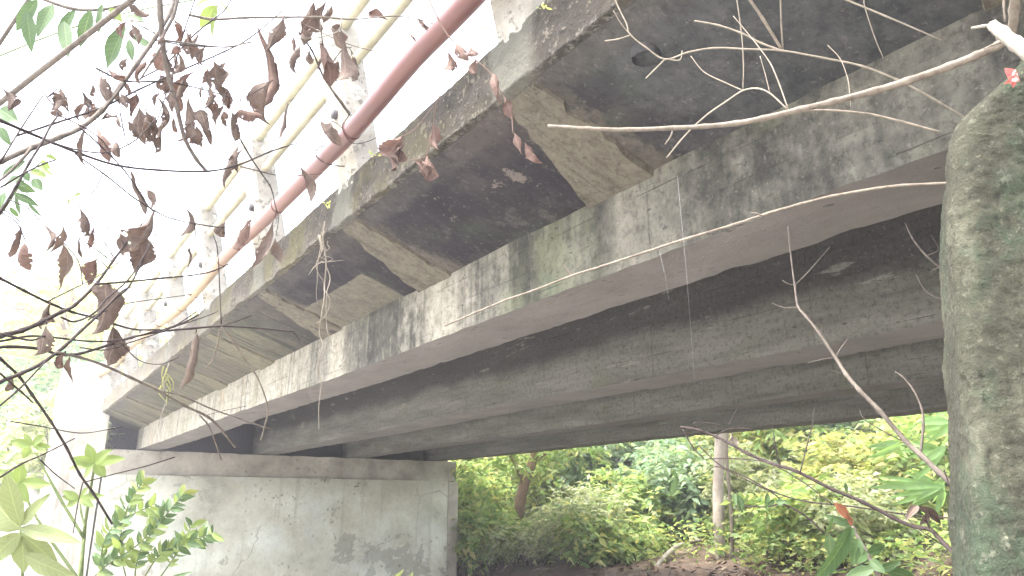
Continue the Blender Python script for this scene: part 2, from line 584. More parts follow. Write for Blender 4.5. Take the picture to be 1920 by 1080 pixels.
    c = s.mix(s.mul(s.mr(s.noise(9, 6, .7, s.vec(1, 1, 1, (5, 5, 5))), .58, .64), .8), c, (0.425, 0.433, 0.383))
    M['post'] = s.finish(c, .95, s.bump(n2, .7, .015))

    s = NT('rail_pipe_paint')
    c = s.ramp(s.noise(6, 6, .6), [(.35, (.27, .25, .165)), (.6, (.36, .345, .24)), (.8, (.42, .405, .31))])
    M['rail'] = s.finish(c, .55, s.bump(s.noise(60, 3, .6), .15, .004), spec=.4)

    s = NT('bamboo_skin')
    n1 = s.noise(1.0, 5, .6, s.vec(12, 1.2, 12))
    red = s.ramp(n1, [(.3, (0.081, 0.028, 0.022)), (.6, (0.124, 0.044, 0.036)), (.8, (0.173, 0.077, 0.064))])
    tan = s.ramp(n1, [(.3, (0.292, 0.205, 0.110)), (.6, (0.389, 0.292, 0.163)), (.8, (0.454, 0.358, 0.226))])
    pink = (0.205, 0.102, 0.074)
    c = s.mix(s.mr(s.y, 2.6, 4.8), red, pink)
    c = s.mix(s.mr(s.y, 4.4, 6.2), c, tan)
    spk = s.mr(s.noise(38, 6, .7), .60, .68)
    c = s.mix(s.mul(spk, .45), c, (0.065, 0.041, 0.031))
    M['bamboo'] = s.finish(c, s.add(.28, s.mul(n1, .25)), s.bump(n1, .2, .004), spec=.5)
    s = NT('bamboo_node_ring')
    c = s.mix(s.mr(s.y, 3.0, 6.5), (.07, .02, .015), (.16, .10, .055))
    M['node'] = s.finish(c, .7)
    s = NT('tie_wire')
    M['wire'] = s.finish(s.ramp(s.noise(40), [(.3, (.03, .02, .02)), (.7, (.09, .06, .05))]), .8)

    # --- near pillar, rough and lichen covered
    s = NT('pillar_concrete')
    n1 = s.noise(5, 8, .68); n2 = s.noise(75, 6, .75); n3 = s.noise(220, 4, .7); nb = s.noise(22, 6, .7)
    c = s.ramp(n1, [(.3, (0.042, 0.040, 0.029)), (.55, (0.068, 0.067, 0.046)), (.75, (0.157, 0.156, 0.113))])
    gm = s.mr(s.add(s.noise(3.0, 7, .66, s.vec(1, 1, .6, (2, 2, 9))), s.mul(s.sub(nb, .5), .35)), .44, .60)
    c = s.mix(s.mul(gm, .62), c, s.mix(nb, (0.022, 0.044, 0.025), (0.048, 0.087, 0.047)))
    c = s.mix(s.mul(s.mr(n2, .47, .36), .8), c, (0.031, 0.032, 0.024))
    c = s.mix(s.mul(s.mr(n2, .55, .66), .75), c, (0.151, 0.151, 0.110))
    lic = s.mr(s.noise(14, 9, .75, s.vec(1, 1, .7, (4, 1, 3))), .60, .66)
    c = s.mix(s.mul(lic, .6), c, (0.167, 0.170, 0.131))
    wh = s.mr(s.noise(6.0, 7, .72, s.vec(1, 1, .6, (9, 6, 2))), .72, .76)
    c = s.mix(s.mul(wh, .8), c, (0.384, 0.417, 0.364))
    chip = s.mr(s.noise(26, 8, .75, s.vec(1, 1, .8, (7, 7, 1))), .58, .66)
    c = s.mix(s.mul(chip, .55), c, (0.228, 0.237, 0.172))
    h = s.add(s.mul(n2, 1.0), s.add(s.mul(n3, .5), s.add(s.mul(nb, 1.1), s.mul(chip, .5))))
    M['pillar'] = s.finish(c, .95, s.bump(h, 1.0, .011))

    # --- wood
    def bark(name, a, b, sc=30, rough=.85):
        s = NT(name)
        n = s.noise(sc, 6, .7)
        c = s.ramp(n, [(.3, a), (.7, b)])
        M[name] = s.finish(c, rough, s.bump(n, .5, .004))
    bark('pale_bark', (0.085, 0.068, 0.054), (0.200, 0.170, 0.136), 55)
    bark('dark_bark', (.018, .013, .013), (.055, .040, .037), 60)
    bark('grey_bark', (0.064, 0.053, 0.044), (0.162, 0.136, 0.115), 50)
    bark('cut_wood', (0.170, 0.149, 0.119), (0.289, 0.264, 0.221), 60)
    bark('brown_trunk', (.11, .07, .045), (.24, .16, .11), 14)
    bark('white_trunk', (.22, .185, .15), (.38, .335, .285), 10)
    bark('green_stem', (.06, .09, .03), (.14, .17, .07))
    bark('root_fibre', (.15, .125, .095), (.28, .245, .195), 60)

    # --- leaves
    def veins(s, n, fine=.06):
        uv = s.t.nodes.new('ShaderNodeUVMap')
        sp = s.t.nodes.new('ShaderNodeSeparateXYZ')
        s.t.links.new(uv.outputs[0], sp.inputs[0])
        u = s.m('ABSOLUTE', s.sub(s.mul(sp.outputs[0], 2), 1))
        v = s.m('FRACT', s.mul(s.sub(sp.outputs[1], s.mul(u, .17)), n))
        lat = s.mr(s.m('ABSOLUTE', s.sub(v, .5)), fine, fine * .35)
        mid = s.mr(u, .075, .035)
        return s.m('MAXIMUM', s.mul(lat, .75), mid)

    def leafmat(name, cols, transl=.35, rough=.55, spec=.3, tgain=1.4, sc=7, vein=False):
        s = NT(name)
        r = s.rand()
        c = s.ramp(r, cols)
        n = s.noise(sc, 5, .65)
        c = s.mix(s.mul(s.mr(n, .4, .7), .3), c, s.mix(.5, c, (.0, .0, .0)))
        nm = None
        if vein:
            ve = veins(s, 9)
            c = s.mix(s.mul(ve, .45), c, s.mix(.5, c, (.35, .42, .16)))
            spots = s.mr(s.noise(60, 5, .7), .62, .7)
            c = s.mix(s.mul(spots, .5), c, (.10, .075, .03))
            nm = s.bump(s.sub(s.noise(50, 3, .6), ve), .35, .002)
        g = s.t.nodes.new('ShaderNodeMix'); g.data_type = 'RGBA'; g.blend_type = 'MULTIPLY'
        g.inputs['Factor'].default_value = 1
        s.t.links.new(c, g.inputs[6]); g.inputs[7].default_value = (tgain, tgain * .97, tgain * .68, 1)
        M[name] = s.finish(c, rough, nm, spec, transl, g.outputs[2])
    pal = {'fresh': ([(0, (0.142, 0.229, 0.074)), (.35, (0.210, 0.302, 0.106)), (.7, (0.292, 0.353, 0.144)), (1, (0.435, 0.406, 0.174))], .42),
           'deep': ([(0, (0.062, 0.124, 0.065)), (.5, (0.104, 0.177, 0.094)), (1, (0.135, 0.203, 0.106))], .32),
           'blue': ([(0, (0.133, 0.217, 0.128)), (.5, (0.193, 0.275, 0.169)), (1, (0.281, 0.334, 0.233))], .36),
           'yellow': ([(0, (0.186, 0.243, 0.081)), (.5, (0.285, 0.308, 0.112)), (1, (0.404, 0.360, 0.163))], .45),
           'pale': ([(0, (0.186, 0.236, 0.120)), (.5, (0.271, 0.308, 0.177)), (1, (0.374, 0.374, 0.241))], .36),
           'bamboo': ([(0, (0.089, 0.190, 0.062)), (.5, (0.142, 0.249, 0.087)), (1, (0.239, 0.295, 0.127))], .4)}
    for k_, (cols, tr) in pal.items():
        leafmat('leaf_' + k_, cols, tr + .08, tgain=1.6)
        leafmat('blade_' + k_, [(p_, tuple(v * f_ for v, f_ in zip(q_, (.56, .60, .45)))) for p_, q_ in cols], tr * .85, vein=True, rough=.5)
    leafmat('leaf_red', [(0, (.16, .055, .035)), (1, (.24, .09, .055))], .35, vein=True)
    leafmat('litter', [(0, (.07, .045, .03)), (.4, (.13, .085, .055)), (.8, (.20, .14, .095)), (1, (.28, .22, .16))], .05, .9, .1, 1)

    s = NT('dried_leaf_skin')
    r = s.objrand()
    n1 = s.noise(28, 6, .7); n2 = s.noise(90, 4, .7)
    c = s.ramp(n1, [(.28, (0.050, 0.036, 0.030)), (.5, (0.098, 0.072, 0.061)), (.75, (0.162, 0.126, 0.105))])
    c = s.mix(s.mul(r, .5), c, (0.168, 0.129, 0.105))
    c = s.mix(s.mul(veins(s, 9), .6), c, (0.210, 0.165, 0.129))
    M['dried'] = s.finish(c, .8, s.bump(s.add(n1, s.add(s.mul(n2, .4), veins(s, 9))), .6, .004), .2, .15, (0.126, 0.079, 0.060))
    s = NT('dried_leaf_russet')
    n1 = s.noise(30, 6, .7)
    c = s.ramp(n1, [(.3, (0.084, 0.051, 0.043)), (.6, (0.146, 0.095, 0.077)), (.8, (0.210, 0.153, 0.121))])
    c = s.mix(s.mul(veins(s, 9), .5), c, (0.224, 0.158, 0.121))
    M['russet'] = s.finish(c, .8, s.bump(n1, .5, .004), .2, .18, (0.133, 0.072, 0.054))

    # --- earth
    s = NT('earth')
    n1 = s.noise(.7, 8, .65); n2 = s.noise(6, 8, .7); n3 = s.noise(40, 4, .7)
    c = s.ramp(n1, [(.3, (.065, .045, .034)), (.55, (.115, .082, .062)), (.75, (.17, .13, .10))])
    c = s.mix(s.mul(s.mr(n2, .5, .65), .6), c, (.055, .040, .030))
    c = s.mix(s.mul(s.mr(s.noise(1.4, 6, .6), .54, .66), .5), c, (.075, .085, .035))
    bounce_bed = s.ramp(n2, [(.3, (.26, .25, .225)), (.55, (.36, .35, .325)), (.75, (.44, .43, .40))])
    c = s.mix(s.mr(s.add(s.x, s.mul(n1, 1.2)), 7.7, 6.9), c, bounce_bed)  # unseen ground under the bridge, made pale to bounce light onto the undersides
    M['earth'] = s.finish(c, .97, s.bump(s.add(n2, s.mul(n3, .4)), .8, .05))
    s = NT('asphalt')
    M['asphalt'] = s.finish(s.ramp(s.noise(30, 5), [(.3, (.04, .04, .04)), (.7, (.07, .068, .065))]), .95)
    s = NT('blue_plastic')
    M['blue'] = s.finish(s.ramp(s.noise(20, 4), [(.3, (.02, .22, .34)), (.7, (.06, .36, .48))]), .4, spec=.5)
    s = NT('red_petal')
    M['petal'] = s.finish(s.ramp(s.noise(55, 4), [(.35, (.42, .08, .08)), (.55, (.55, .17, .14)), (.62, (.75, .66, .66))]), .6, transl=.2)
    s = NT('drain_pipe')
    M['pipe'] = s.finish(s.ramp(s.noise(40, 5), [(.3, (.03, .03, .035)), (.7, (.09, .085, .08))]), .8)
    s = NT('spider_silk')
    M['silk'] = s.finish((.6, .6, .6), .5)


mk_materials()

# ------------------------------------------------------------------ ground
def sstep(a, b, v):
    t = np.clip((v - a) / (b - a), 0, 1)
    return t * t * (3 - 2 * t)


def ground_h(x, y):
    x = np.asarray(x, float); y = np.asarray(y, float)
    z = np.full(np.broadcast(x, y).shape, -2.05)
    z = z + .5 * sstep(3.0, 0.5, y)                                  # near bank under the photographer
    z = z + 1.15 * sstep(5.8, 8.2, x) + .19 * np.clip(x - 8.2, 0, 14) + .05 * np.clip(x - 22, 0, 60)
    z = z + .9 * sstep(10.8, 13.5, y) * sstep(9, 4, x)               # far bank
    z = z + .06 * np.clip(y - 13, 0, 40) * sstep(2, -1, x)
    emb = sstep(13.4, 14.3, y) * sstep(-.6, 1.3, x) * sstep(9.2, 7.6, x)
    z = z * (1 - emb) + 1.36 * emb                                   # road embankment beyond the abutment
    emb2 = sstep(-4.2, -5.4, y) * sstep(-.4, 1.3, x) * sstep(9.2, 7.6, x)
    z = z * (1 - emb2) + 1.36 * emb2
    z = z + .05 * np.sin(x * 1.7 + 1) * np.cos(y * 1.3) + .035 * np.sin(x * 4.1) * np.sin(y * 3.7 + 2)
    return z


def build_ground():
    ax = np.concatenate([np.linspace(-140, -12, 14), np.arange(-11.6, 24, .22), np.linspace(25, 140, 20)])
    ay = np.concatenate([np.linspace(-110, -9, 12), np.arange(-8.6, 20, .22), np.linspace(21, 150, 20)])
    X, Y = np.meshgrid(ax, ay)
    Z = ground_h(X, Y)
    rng = np.random.RandomState(3)
    Z += rng.normal(0, .018, Z.shape)
    V = np.stack([X.ravel(), Y.ravel(), Z.ravel()], 1)
    nx, ny = len(ax), len(ay)
    i, j = np.meshgrid(np.arange(nx - 1), np.arange(ny - 1))
    a = (j * nx + i).ravel()
    Q = np.stack([a, a + 1, a + nx + 1, a + nx], 1)
    o = np_obj('ground', V, Q, M['earth'], smooth=True)
    tag(o, kind='structure')


build_ground()


def gz(x, y):
    return float(ground_h(x, y))


# ------------------------------------------------------------------ bridge
YB0, YB1 = -5.0, 12.62
GIRD = [(1.736, 2.064), (3.44, 3.79), (4.96, 5.25), (6.56, 6.86)]


def build_bridge():
    b = thing('bridge', 'stained concrete girder bridge with a row of leaning railing posts', 'bridge', (1.9, 12.3, .8))
    # rough edge kerb
    V, Fc = grid_box(1.19, 1.44, YB0, 12.95, 1.292, 1.50, 4, 1250, 14)
    for v in V:
        y = v[1]
        k = 1.0 if y > .5 else .4
        n = fbm((v[0] * 2, y * 2, v[2] * 2), 3.1, 5)
        n2 = mnoise.noise(Vector((v[0], y, v[2])) * 38)
        if v[0] < 1.2:
            v[0] += (n * .016 + n2 * .006 + mnoise.noise(Vector((v[0], y, v[2])) * 85) * .004) * k
        if v[2] > 1.49:
            v[2] += n * .016 + n2 * .006
        if v[2] < 1.30:
            v[2] += n2 * .006 + n * .007
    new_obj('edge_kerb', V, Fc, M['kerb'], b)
    # cantilever soffit: a haunch that slopes down to the first girder
    ny = 480
    prof = [(1.222, 1.290), (1.36, 1.243), (1.50, 1.195), (1.64, 1.147), (1.742, 1.112), (1.742, 1.40), (1.222, 1.40)]
    V, Fc = [], []
    for j in range(ny + 1):
        y = YB0 + (12.9 - YB0) * j / ny
        for (x, z) in prof:
            dz = 0
            if z < 1.3:
                dz = fbm((x * 1.3, y, 0), 2.4, 4) * .006 + mnoise.noise(Vector((x, y, 2)) * 26) * .0018
            V.append((x, y, z + dz))
    m = len(prof)
    for j in range(ny):
        for i in range(m):
            a, c = j * m + i, j * m + (i + 1) % m
            Fc.append((a, c, c + m, a + m))
    Fc.append(tuple(range(m - 1, -1, -1)))
    Fc.append(tuple(ny * m + i for i in range(m)))
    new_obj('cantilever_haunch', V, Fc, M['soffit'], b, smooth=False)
    # shallow bracket ribs under the posts, widening towards the girder
    for k in range(-3, 8):
        y0 = POST0 + STEP * k
        V, Fc = [], []
        nx_, ny_ = 14, 8
        for side in (0, 1):
            for i in range(nx_ + 1):
                t = i / nx_
                x = 1.224 + .516 * t
                zs = 1.290 - .178 * (x - 1.222) / .52
                hwid = .075 + .105 * t
                yc = y0 + .10 * t
                for j in range(ny_ + 1):
                    u = j / ny_ * 2 - 1
                    rg = .032 * fbm((x * 2, k * 3 + (1 if u > 0 else 0), 1), 6, 4)
                    y = yc + u * (hwid + rg + (0 if side else .008))
                    z = zs - (.010 + .008 * t + .004 * fbm((x, y, 3), 5, 3) if side else -.012)
                    V.append((x, y, z))
        st = (nx_ + 1) * (ny_ + 1)
        for i in range(nx_):
            for j in range(ny_):
                a = i * (ny_ + 1) + j
                Fc.append((st + a, st + a + 1, st + a + ny_ + 2, st + a + ny_ + 1))
            for j in (0, ny_):
                a = i * (ny_ + 1) + j
                q = (a, a + ny_ + 1, st + a + ny_ + 1, st + a)
                Fc.append(q if j == 0 else q[::-1])
        for j in range(ny_):
            a = j
            Fc.append((a, a + 1, st + a + 1, st + a)[::-1])
        new_obj('bracket', V, Fc, M['bracket'], b, smooth=False)
    V, Fc = grid_box(1.44, 7.42, YB0, 13.6, 1.375, 1.465, 2, 4, 1)
    new_obj('deck_slab', V, Fc, M['deck'], b, smooth=False)
    V, Fc = grid_box(7.16, 7.42, YB0, 12.9, 1.466, 1.53, 1, 40, 1)
    new_obj('edge_kerb', V, Fc, M['kerb'], b, smooth=False)
    V, Fc = grid_box(1.45, 7.15, YB0, 13.6, 1.469, 1.485, 2, 4, 1)
    new_obj('road_surface', V, Fc, M['asphalt'], b, smooth=False)
    # girders with chipped lower edges
    for g, (x0, x1) in enumerate(GIRD):
        top = 1.3745
        V, Fc = grid_box(x0, x1, YB0, 12.55, .80, top, 4, 420, 6)
        rr = random.Random(g)
        for v in V:
            edge = (v[2] < .81)
            n = fbm((v[0] * .7 + g * 9, v[1], v[2]), 1.6, 5)
            if edge:
                v[2] += .004 * n + .005 * math.sin(v[1] * 1.1 + g * 2)
                if abs(v[0] - x0) < .01 or abs(v[0] - x1) < .01:
                    c = max(0, mnoise.noise(Vector((v[1] * 7, g * 5, v[0])))) * .014 + abs(mnoise.noise(Vector((v[1] * 24, g, v[0])))) * .007
                    v[2] += c
                    v[0] += (c * .5 if abs(v[0] - x0) < .01 else -c * .5)
            elif v[2] < top - .01:
                v[0] += n * .004
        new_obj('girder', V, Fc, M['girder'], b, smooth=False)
    # cross beams between the girders
    for k in range(3):
        for y in (-1.2,):
            V, Fc = grid_box(GIRD[k][1] + .005, GIRD[k + 1][0] - .005, y, y + .2, .98, 1.372, 2, 1, 2)
            new_obj('cross_beam', V, Fc, M['deck'], b, smooth=False)
    # leaning railing posts, chamfered heads
    lean = -.20 / .86

    def post(y, x0, sgn, vis=True):
        V, Fc = [], []
        zs = [1.46, 1.52, 1.6, 1.72, 1.85, 1.98, 2.1, 2.2, 2.28, 2.345, 2.37]
        hw, hx = .104, .082
        seed = y * 3.1 + x0
        ring = [(-1, -.75), (-1, .75), (-.75, 1), (.75, 1), (1, .75), (1, -.75), (.75, -1), (-.75, -1)]
        for i, z in enumerate(zs):
            k = 1.12 if i == 0 else (1.0 if i < 8 else (.93, .80, .62)[i - 8])
            for (a, c) in ring:
                p = Vector((x0 + lean * sgn * (z - 1.46) + a * hx * k, y + c * hw * k, z))
                n = fbm((p.x * 3, p.y * 3 + seed, p.z * 3), 3.0, 4)
                V.append(p + Vector((n * .006, n * .007, 0)))
        r = len(ring)
        for i in range(len(zs) - 1):
            for q in range(r):
                a, c = i * r + q, i * r + (q + 1) % r
                Fc.append((a, a + r, c + r, c))
        Fc.append(tuple((len(zs) - 1) * r + q for q in range(r - 1, -1, -1)))
        return new_obj('railing_post', V, Fc, M['post'], b, smooth=False)
    ys = [POST0 + STEP * k for k in range(-4, 8)]
    for y in ys:
        p = post(y, 1.285, 1)
        # socket of an unused rail hole on the outer face
        xo = 1.285 + lean * (1.86 - 1.46) - .082
        V, Fc = tube_geo([(xo - .012, y - .01, 1.83), (xo + .02, y - .01, 1.83)], [.024, .024], 14)
        h = new_obj('rail_socket', V, Fc, M['pipe'], p)
    for y in ys:
        post(y, 7.29, -1)
    # two rails threaded through the posts
    for side, x0, sg in ((0, 1.285, 1), (1, 7.29, -1)):
        for z in (2.07, 2.275):
            x = x0 + lean * sg * (z - 1.46)
            pts, rad = [], []
            y = -4.2
            rr = random.Random(int(z * 100))
            while y < 12.2:
                pts.append((x + rr.uniform(-.004, .004), y, z + rr.uniform(-.004, .004)))
                rad.append(.0255)
                y += .71
            V, Fc = tube_geo(pts, rad, 12)
            new_obj('rail_pipe', V, Fc, M['rail'], b)
    # a drain spout through the cantilever
    p = PX(1213, 128, 1.36)
    V, Fc = tube_geo([(p.x, p.y, 1.30), (p.x, p.y, 1.225)], [.042, .042], 18, cap=False)
    V2, F2 = tube_geo([(p.x, p.y, 1.225), (p.x, p.y, 1.30)], [.036, .036], 18, cap=False)
    V, Fc = merge([(V, Fc), (V2, F2)])
    new_obj('drain_spout', V, Fc, M['pipe'], b)
    # abutment is its own thing
    a = thing('bridge_abutment', 'pale plastered abutment wall with peeling patches under the far bridge end', 'abutment', (4.2, 12.4, -2.0))
    V, Fc = grid_box(1.32, 6.86, 12.16, 12.95, -2.6, .44, 60, 1, 34)
    for v in V:
        if v[1] < 12.2:
            v[1] += fbm((v[0], 3, v[2]), 1.1, 4) * .012
    new_obj('wall', V, Fc, M['plaster'], a, smooth=False)
    V, Fc = grid_box(6.863, 7.06, 12.145, 12.95, -2.6, .425, 3, 1, 40)
    for v in V:
        n = fbm((v[0] * 2, v[1], v[2] * 2), 3, 4)
        v[0] += n * .010 if v[0] > 7.05 else 0
        if v[1] < 12.2: v[1] += n * .006
    new_obj('corner_pilaster', V, Fc, M['cap'], a, smooth=False)
    V, Fc = grid_box(1.30, 7.04, 12.20, 13.34, .443, .785, 70, 1, 4)
    for v in V:
        if v[1] < 12.3:
            v[1] += fbm((v[0], 7, v[2]), 2.1, 4) * .012
        if v[2] > .77 and v[1] < 12.3:
            v[2] += fbm((v[0] * 2, 1, 0), 2.1, 4) * .012
    new_obj('cap_beam', V, Fc, M['cap'], a, smooth=False)
    V, Fc = grid_box(1.46, 7.12, 13.35, 13.6, .79, 1.37, 2, 1, 2)
    new_obj('back_wall', V, Fc, M['pipe'], a, smooth=False)  # near-black pipe material paints in the shade behind the girder ends
    # splayed wing wall with a parapet above the deck
    V, Fc = grid_box(.66, 1.292, 12.25, 13.4, -2.6, 2.06, 10, 6, 46)
    for v in V:
        n = fbm((v[0] * 1.5, v[1], v[2] * 1.5), 1.8, 5)
        if v[1] < 12.3: v[1] += n * .02
        if v[0] < .7: v[0] += n * .025
        if v[2] > 2.0: v[2] += n * .02 - .12 * (1.29 - v[0])
    new_obj('wing_wall', V, Fc, M['wing'], a, smooth=False)
    # near bearing, behind the photographer
    n = thing('bridge_pier', 'plain concrete bearing wall carrying the near bridge end', 'abutment', (4.2, -5.2, -1.6))
    V, Fc = grid_box(1.5, 7.1, -5.5, -4.7, -2.4, .795, 4, 1, 3)
    new_obj('wall', V, Fc, M['plaster'], n, smooth=False)


build_bridge()


def build_bamboo():
    pts = [Vector((1.10, -.6, 1.70)), Vector((1.10, .8, 1.70))]
    for p in [(880, 0), (775, 110), (660, 245), (522, 386), (417, 488), (341, 575), (287, 615), (241, 653), (218, 682), (185, 706)]:
        pts.append(PX(p[0], p[1], 1.10))
    pts.append(PX(135, 741, 1.02))
    sm = spline(pts, 5)
    L = [0]
    for i in range(1, len(sm)):
        L.append(L[-1] + float(np.linalg.norm(sm[i] - sm[i - 1])))
    t = thing('bamboo_pole', 'long red to tan bamboo pole tied along the outside of the railing posts', 'pole', tuple(sm[0]))
    rad = [.043 - .010 * l / L[-1] for l in L]
    V, Fc = tube_geo(sm, rad, 20)
    cul = new_obj('culm', V, Fc, M['bamboo'], t)
    # raised node rings
    nodes = [(655, 248), (522, 386), (417, 488), (341, 575), (287, 615), (241, 653), (218, 682), (185, 706), (161, 727)]
    for (px, py) in nodes:
        q = np.array(PX(px, py, 1.10))
        i = int(np.argmin([np.linalg.norm(s_ - q) for s_ in sm]))
        i = min(max(i, 1), len(sm) - 2)
        d = (sm[i + 1] - sm[i - 1]); d /= np.linalg.norm(d)
        c = sm[i]; r = rad[i]
        V, Fc = tube_geo([c - d * .012, c - d * .005, c, c + d * .005, c + d * .012], [r * .99, r * 1.05, r * 1.085, r * 1.05, r * .99], 20, cap=False)
        new_obj('node_ring', V, Fc, M['node'], cul)
    # wire ties at the posts
    for k in (1, 2, 3, 4, 5):
        y = POST0 + STEP * k
        i = int(np.argmin([abs(s_[1] - y) for s_ in sm]))
        c = Vector(sm[i]); r = rad[i]
        loop = []
        for q in range(17):
            a = 2 * math.pi * q / 16
            loop.append((c.x + .05 + math.cos(a) * (r + .075), y + .02 * math.sin(a * 2), c.z + math.sin(a) * (r + .004)))
        V, Fc = tube_geo(loop, [.0035] * 17, 6)
        new_obj('wire_tie', V, Fc, M['wire'], t)


build_bamboo()


# ------------------------------------------------------------------ near pillar
def build_pillar():
    D = 1.15
    prof = spline([(1899, -60), (1897, 20), (1896, 75), (1880, 112), (1838, 152), (1795, 190), (1768, 228), (1758, 285), (1756, 400), (1766, 540),
                   (1776, 680), (1788, 800), (1795, 950), (1803, 1100)], 34)
    crack = [P(x, y, 1.0) * (D / P(x, y, 1.0).dot(HD)) for x, y in [(1845, 775), (1851, 830), (1862, 870), (1858, 930), (1866, 985)]]
    W, T = .46, .30
    V, Fc = [], []
    # cross-section outline (u to the right, v away), fine on the sides the camera sees
    ol = []
    r = .05
    nside = 34
    for k in range(nside):                       # left flank, back to front
        ol.append((0, T - (T - r) * k / nside))
    for k in range(13):
        a = math.pi / 2 * k / 12
        ol.append((r - r * math.cos(a), r - r * math.sin(a)))
    for k in range(1, 62):
        ol.append((r + (W - r - .03) * (k / 61), 0))
    ol += [(W, .03), (W, T * .5), (W, T), (W * .5, T)]
    rows = []
    dist0 = D
    for a, b in prof:
        q = P(a - 14, b, 1.0)
        q = q * (dist0 / q.dot(HD))
        rows.append((q.dot(RT), q.z))
    slope = (P(1757, 400, 1.0).dot(RT) / P(1757, 400, 1.0).dot(HD))
    rows += [(rows[-1][0] + .015, rows[-1][1] - .3), (rows[-1][0] + .03, -1.1), (rows[-1][0] + .05, -2.2)]
    # the wide face stays put while the left edge follows the profile
    right = max(q for q, _ in rows) + .36
    n = len(ol)
    for (u0, z) in rows:
        wd = right - u0
        for (a, c) in ol:
            uf = (u0 / D + .030) * D
            ub = (u0 / D) * (D + T)
            uu = (uf + (ub - uf) * min(c / T, 1)) + a * (right - uf) / W
            base = RT * uu + HD * (dist0 + c) + Vector((0, 0, z))
            nv = Vector((0, 0, 0))
            if a < .02: nv = -RT
            elif c < .02: nv = -HD
            f = fbm(base, 9, 4) * .006 + mnoise.noise(base * 60) * .0026 + mnoise.noise(base * 140) * .0018
            dcr = 9
            for i in range(len(crack) - 1):
                ab = crack[i + 1] - crack[i]
                tt = max(0, min(1, (base - crack[i]).dot(ab) / ab.length_squared))
                dcr = min(dcr, (base - crack[i] - ab * tt).length)
            if dcr < .012: f -= .014 * (1 - dcr / .012)
            V.append(base + nv * f)
    for i in range(len(rows) - 1):
        for q in range(n):
            a, c = i * n + q, i * n + (q + 1) % n
            Fc.append((a, a + n, c + n, c))
    Fc.append(tuple(range(n)))
    Fc.append(tuple((len(rows) - 1) * n + q for q in range(n - 1, -1, -1)))
    o = new_obj('concrete_pillar', V, Fc, M['pillar'])
    tag(o, 'rough lichen covered concrete pillar with sloped shoulder close to the camera', 'pillar')


build_pillar()


# ------------------------------------------------------------------ foliage helpers
LEAF_PROF = {
    'ovate': [(0, .04), (.12, .30), (.35, .50), (.62, .42), (.85, .20), (1, 0)],
    'lance': [(0, .04), (.15, .26), (.40, .50), (.70, .36), (.90, .14), (1, 0)],
}


def green_leaf(base, tip, width, facing, seed=0, droop=.12, fold=.25, prof='ovate', nseg=8):
    """one leaf blade from base to tip with a folded midrib; facing: rough surface normal"""
    rnd = random.Random(seed)
    base, tip = Vector(base), Vector(tip)
    ax = tip - base
    L = ax.length
    ax.normalize()
    side = ax.cross(Vector(facing))
    side = side.normalized() if side.length > 1e-5 else ax.orthogonal().normalized()
    nrm = side.cross(ax).normalized()
    pr = LEAF_PROF[prof]
    V, Fc = [], []
    ph = rnd.uniform(0, 6)
    for i in range(nseg + 1):
        t = i / nseg
        for (t0, w0), (t1, w1) in zip(pr, pr[1:]):
            if t0 <= t <= t1:
                wd = w0 + (w1 - w0) * (t - t0) / (t1 - t0)
                break
        wd *= width
        c = base + ax * (L * t) - nrm * (droop * L * (t * t - t))
        wav = .04 * width * math.sin(t * 9 + ph)
        V += [c - side * wd + nrm * (fold * wd + wav), c - side * wd * .5 + nrm * (fold * wd * .45), c,
              c + side * wd * .5 + nrm * (fold * wd * .45), c + side * wd + nrm * (fold * wd - wav)]
    for i in range(nseg):
        for k in range(4):
            a = i * 5 + k
            Fc.append((a, a + 1, a + 6, a + 5))
    return V, Fc


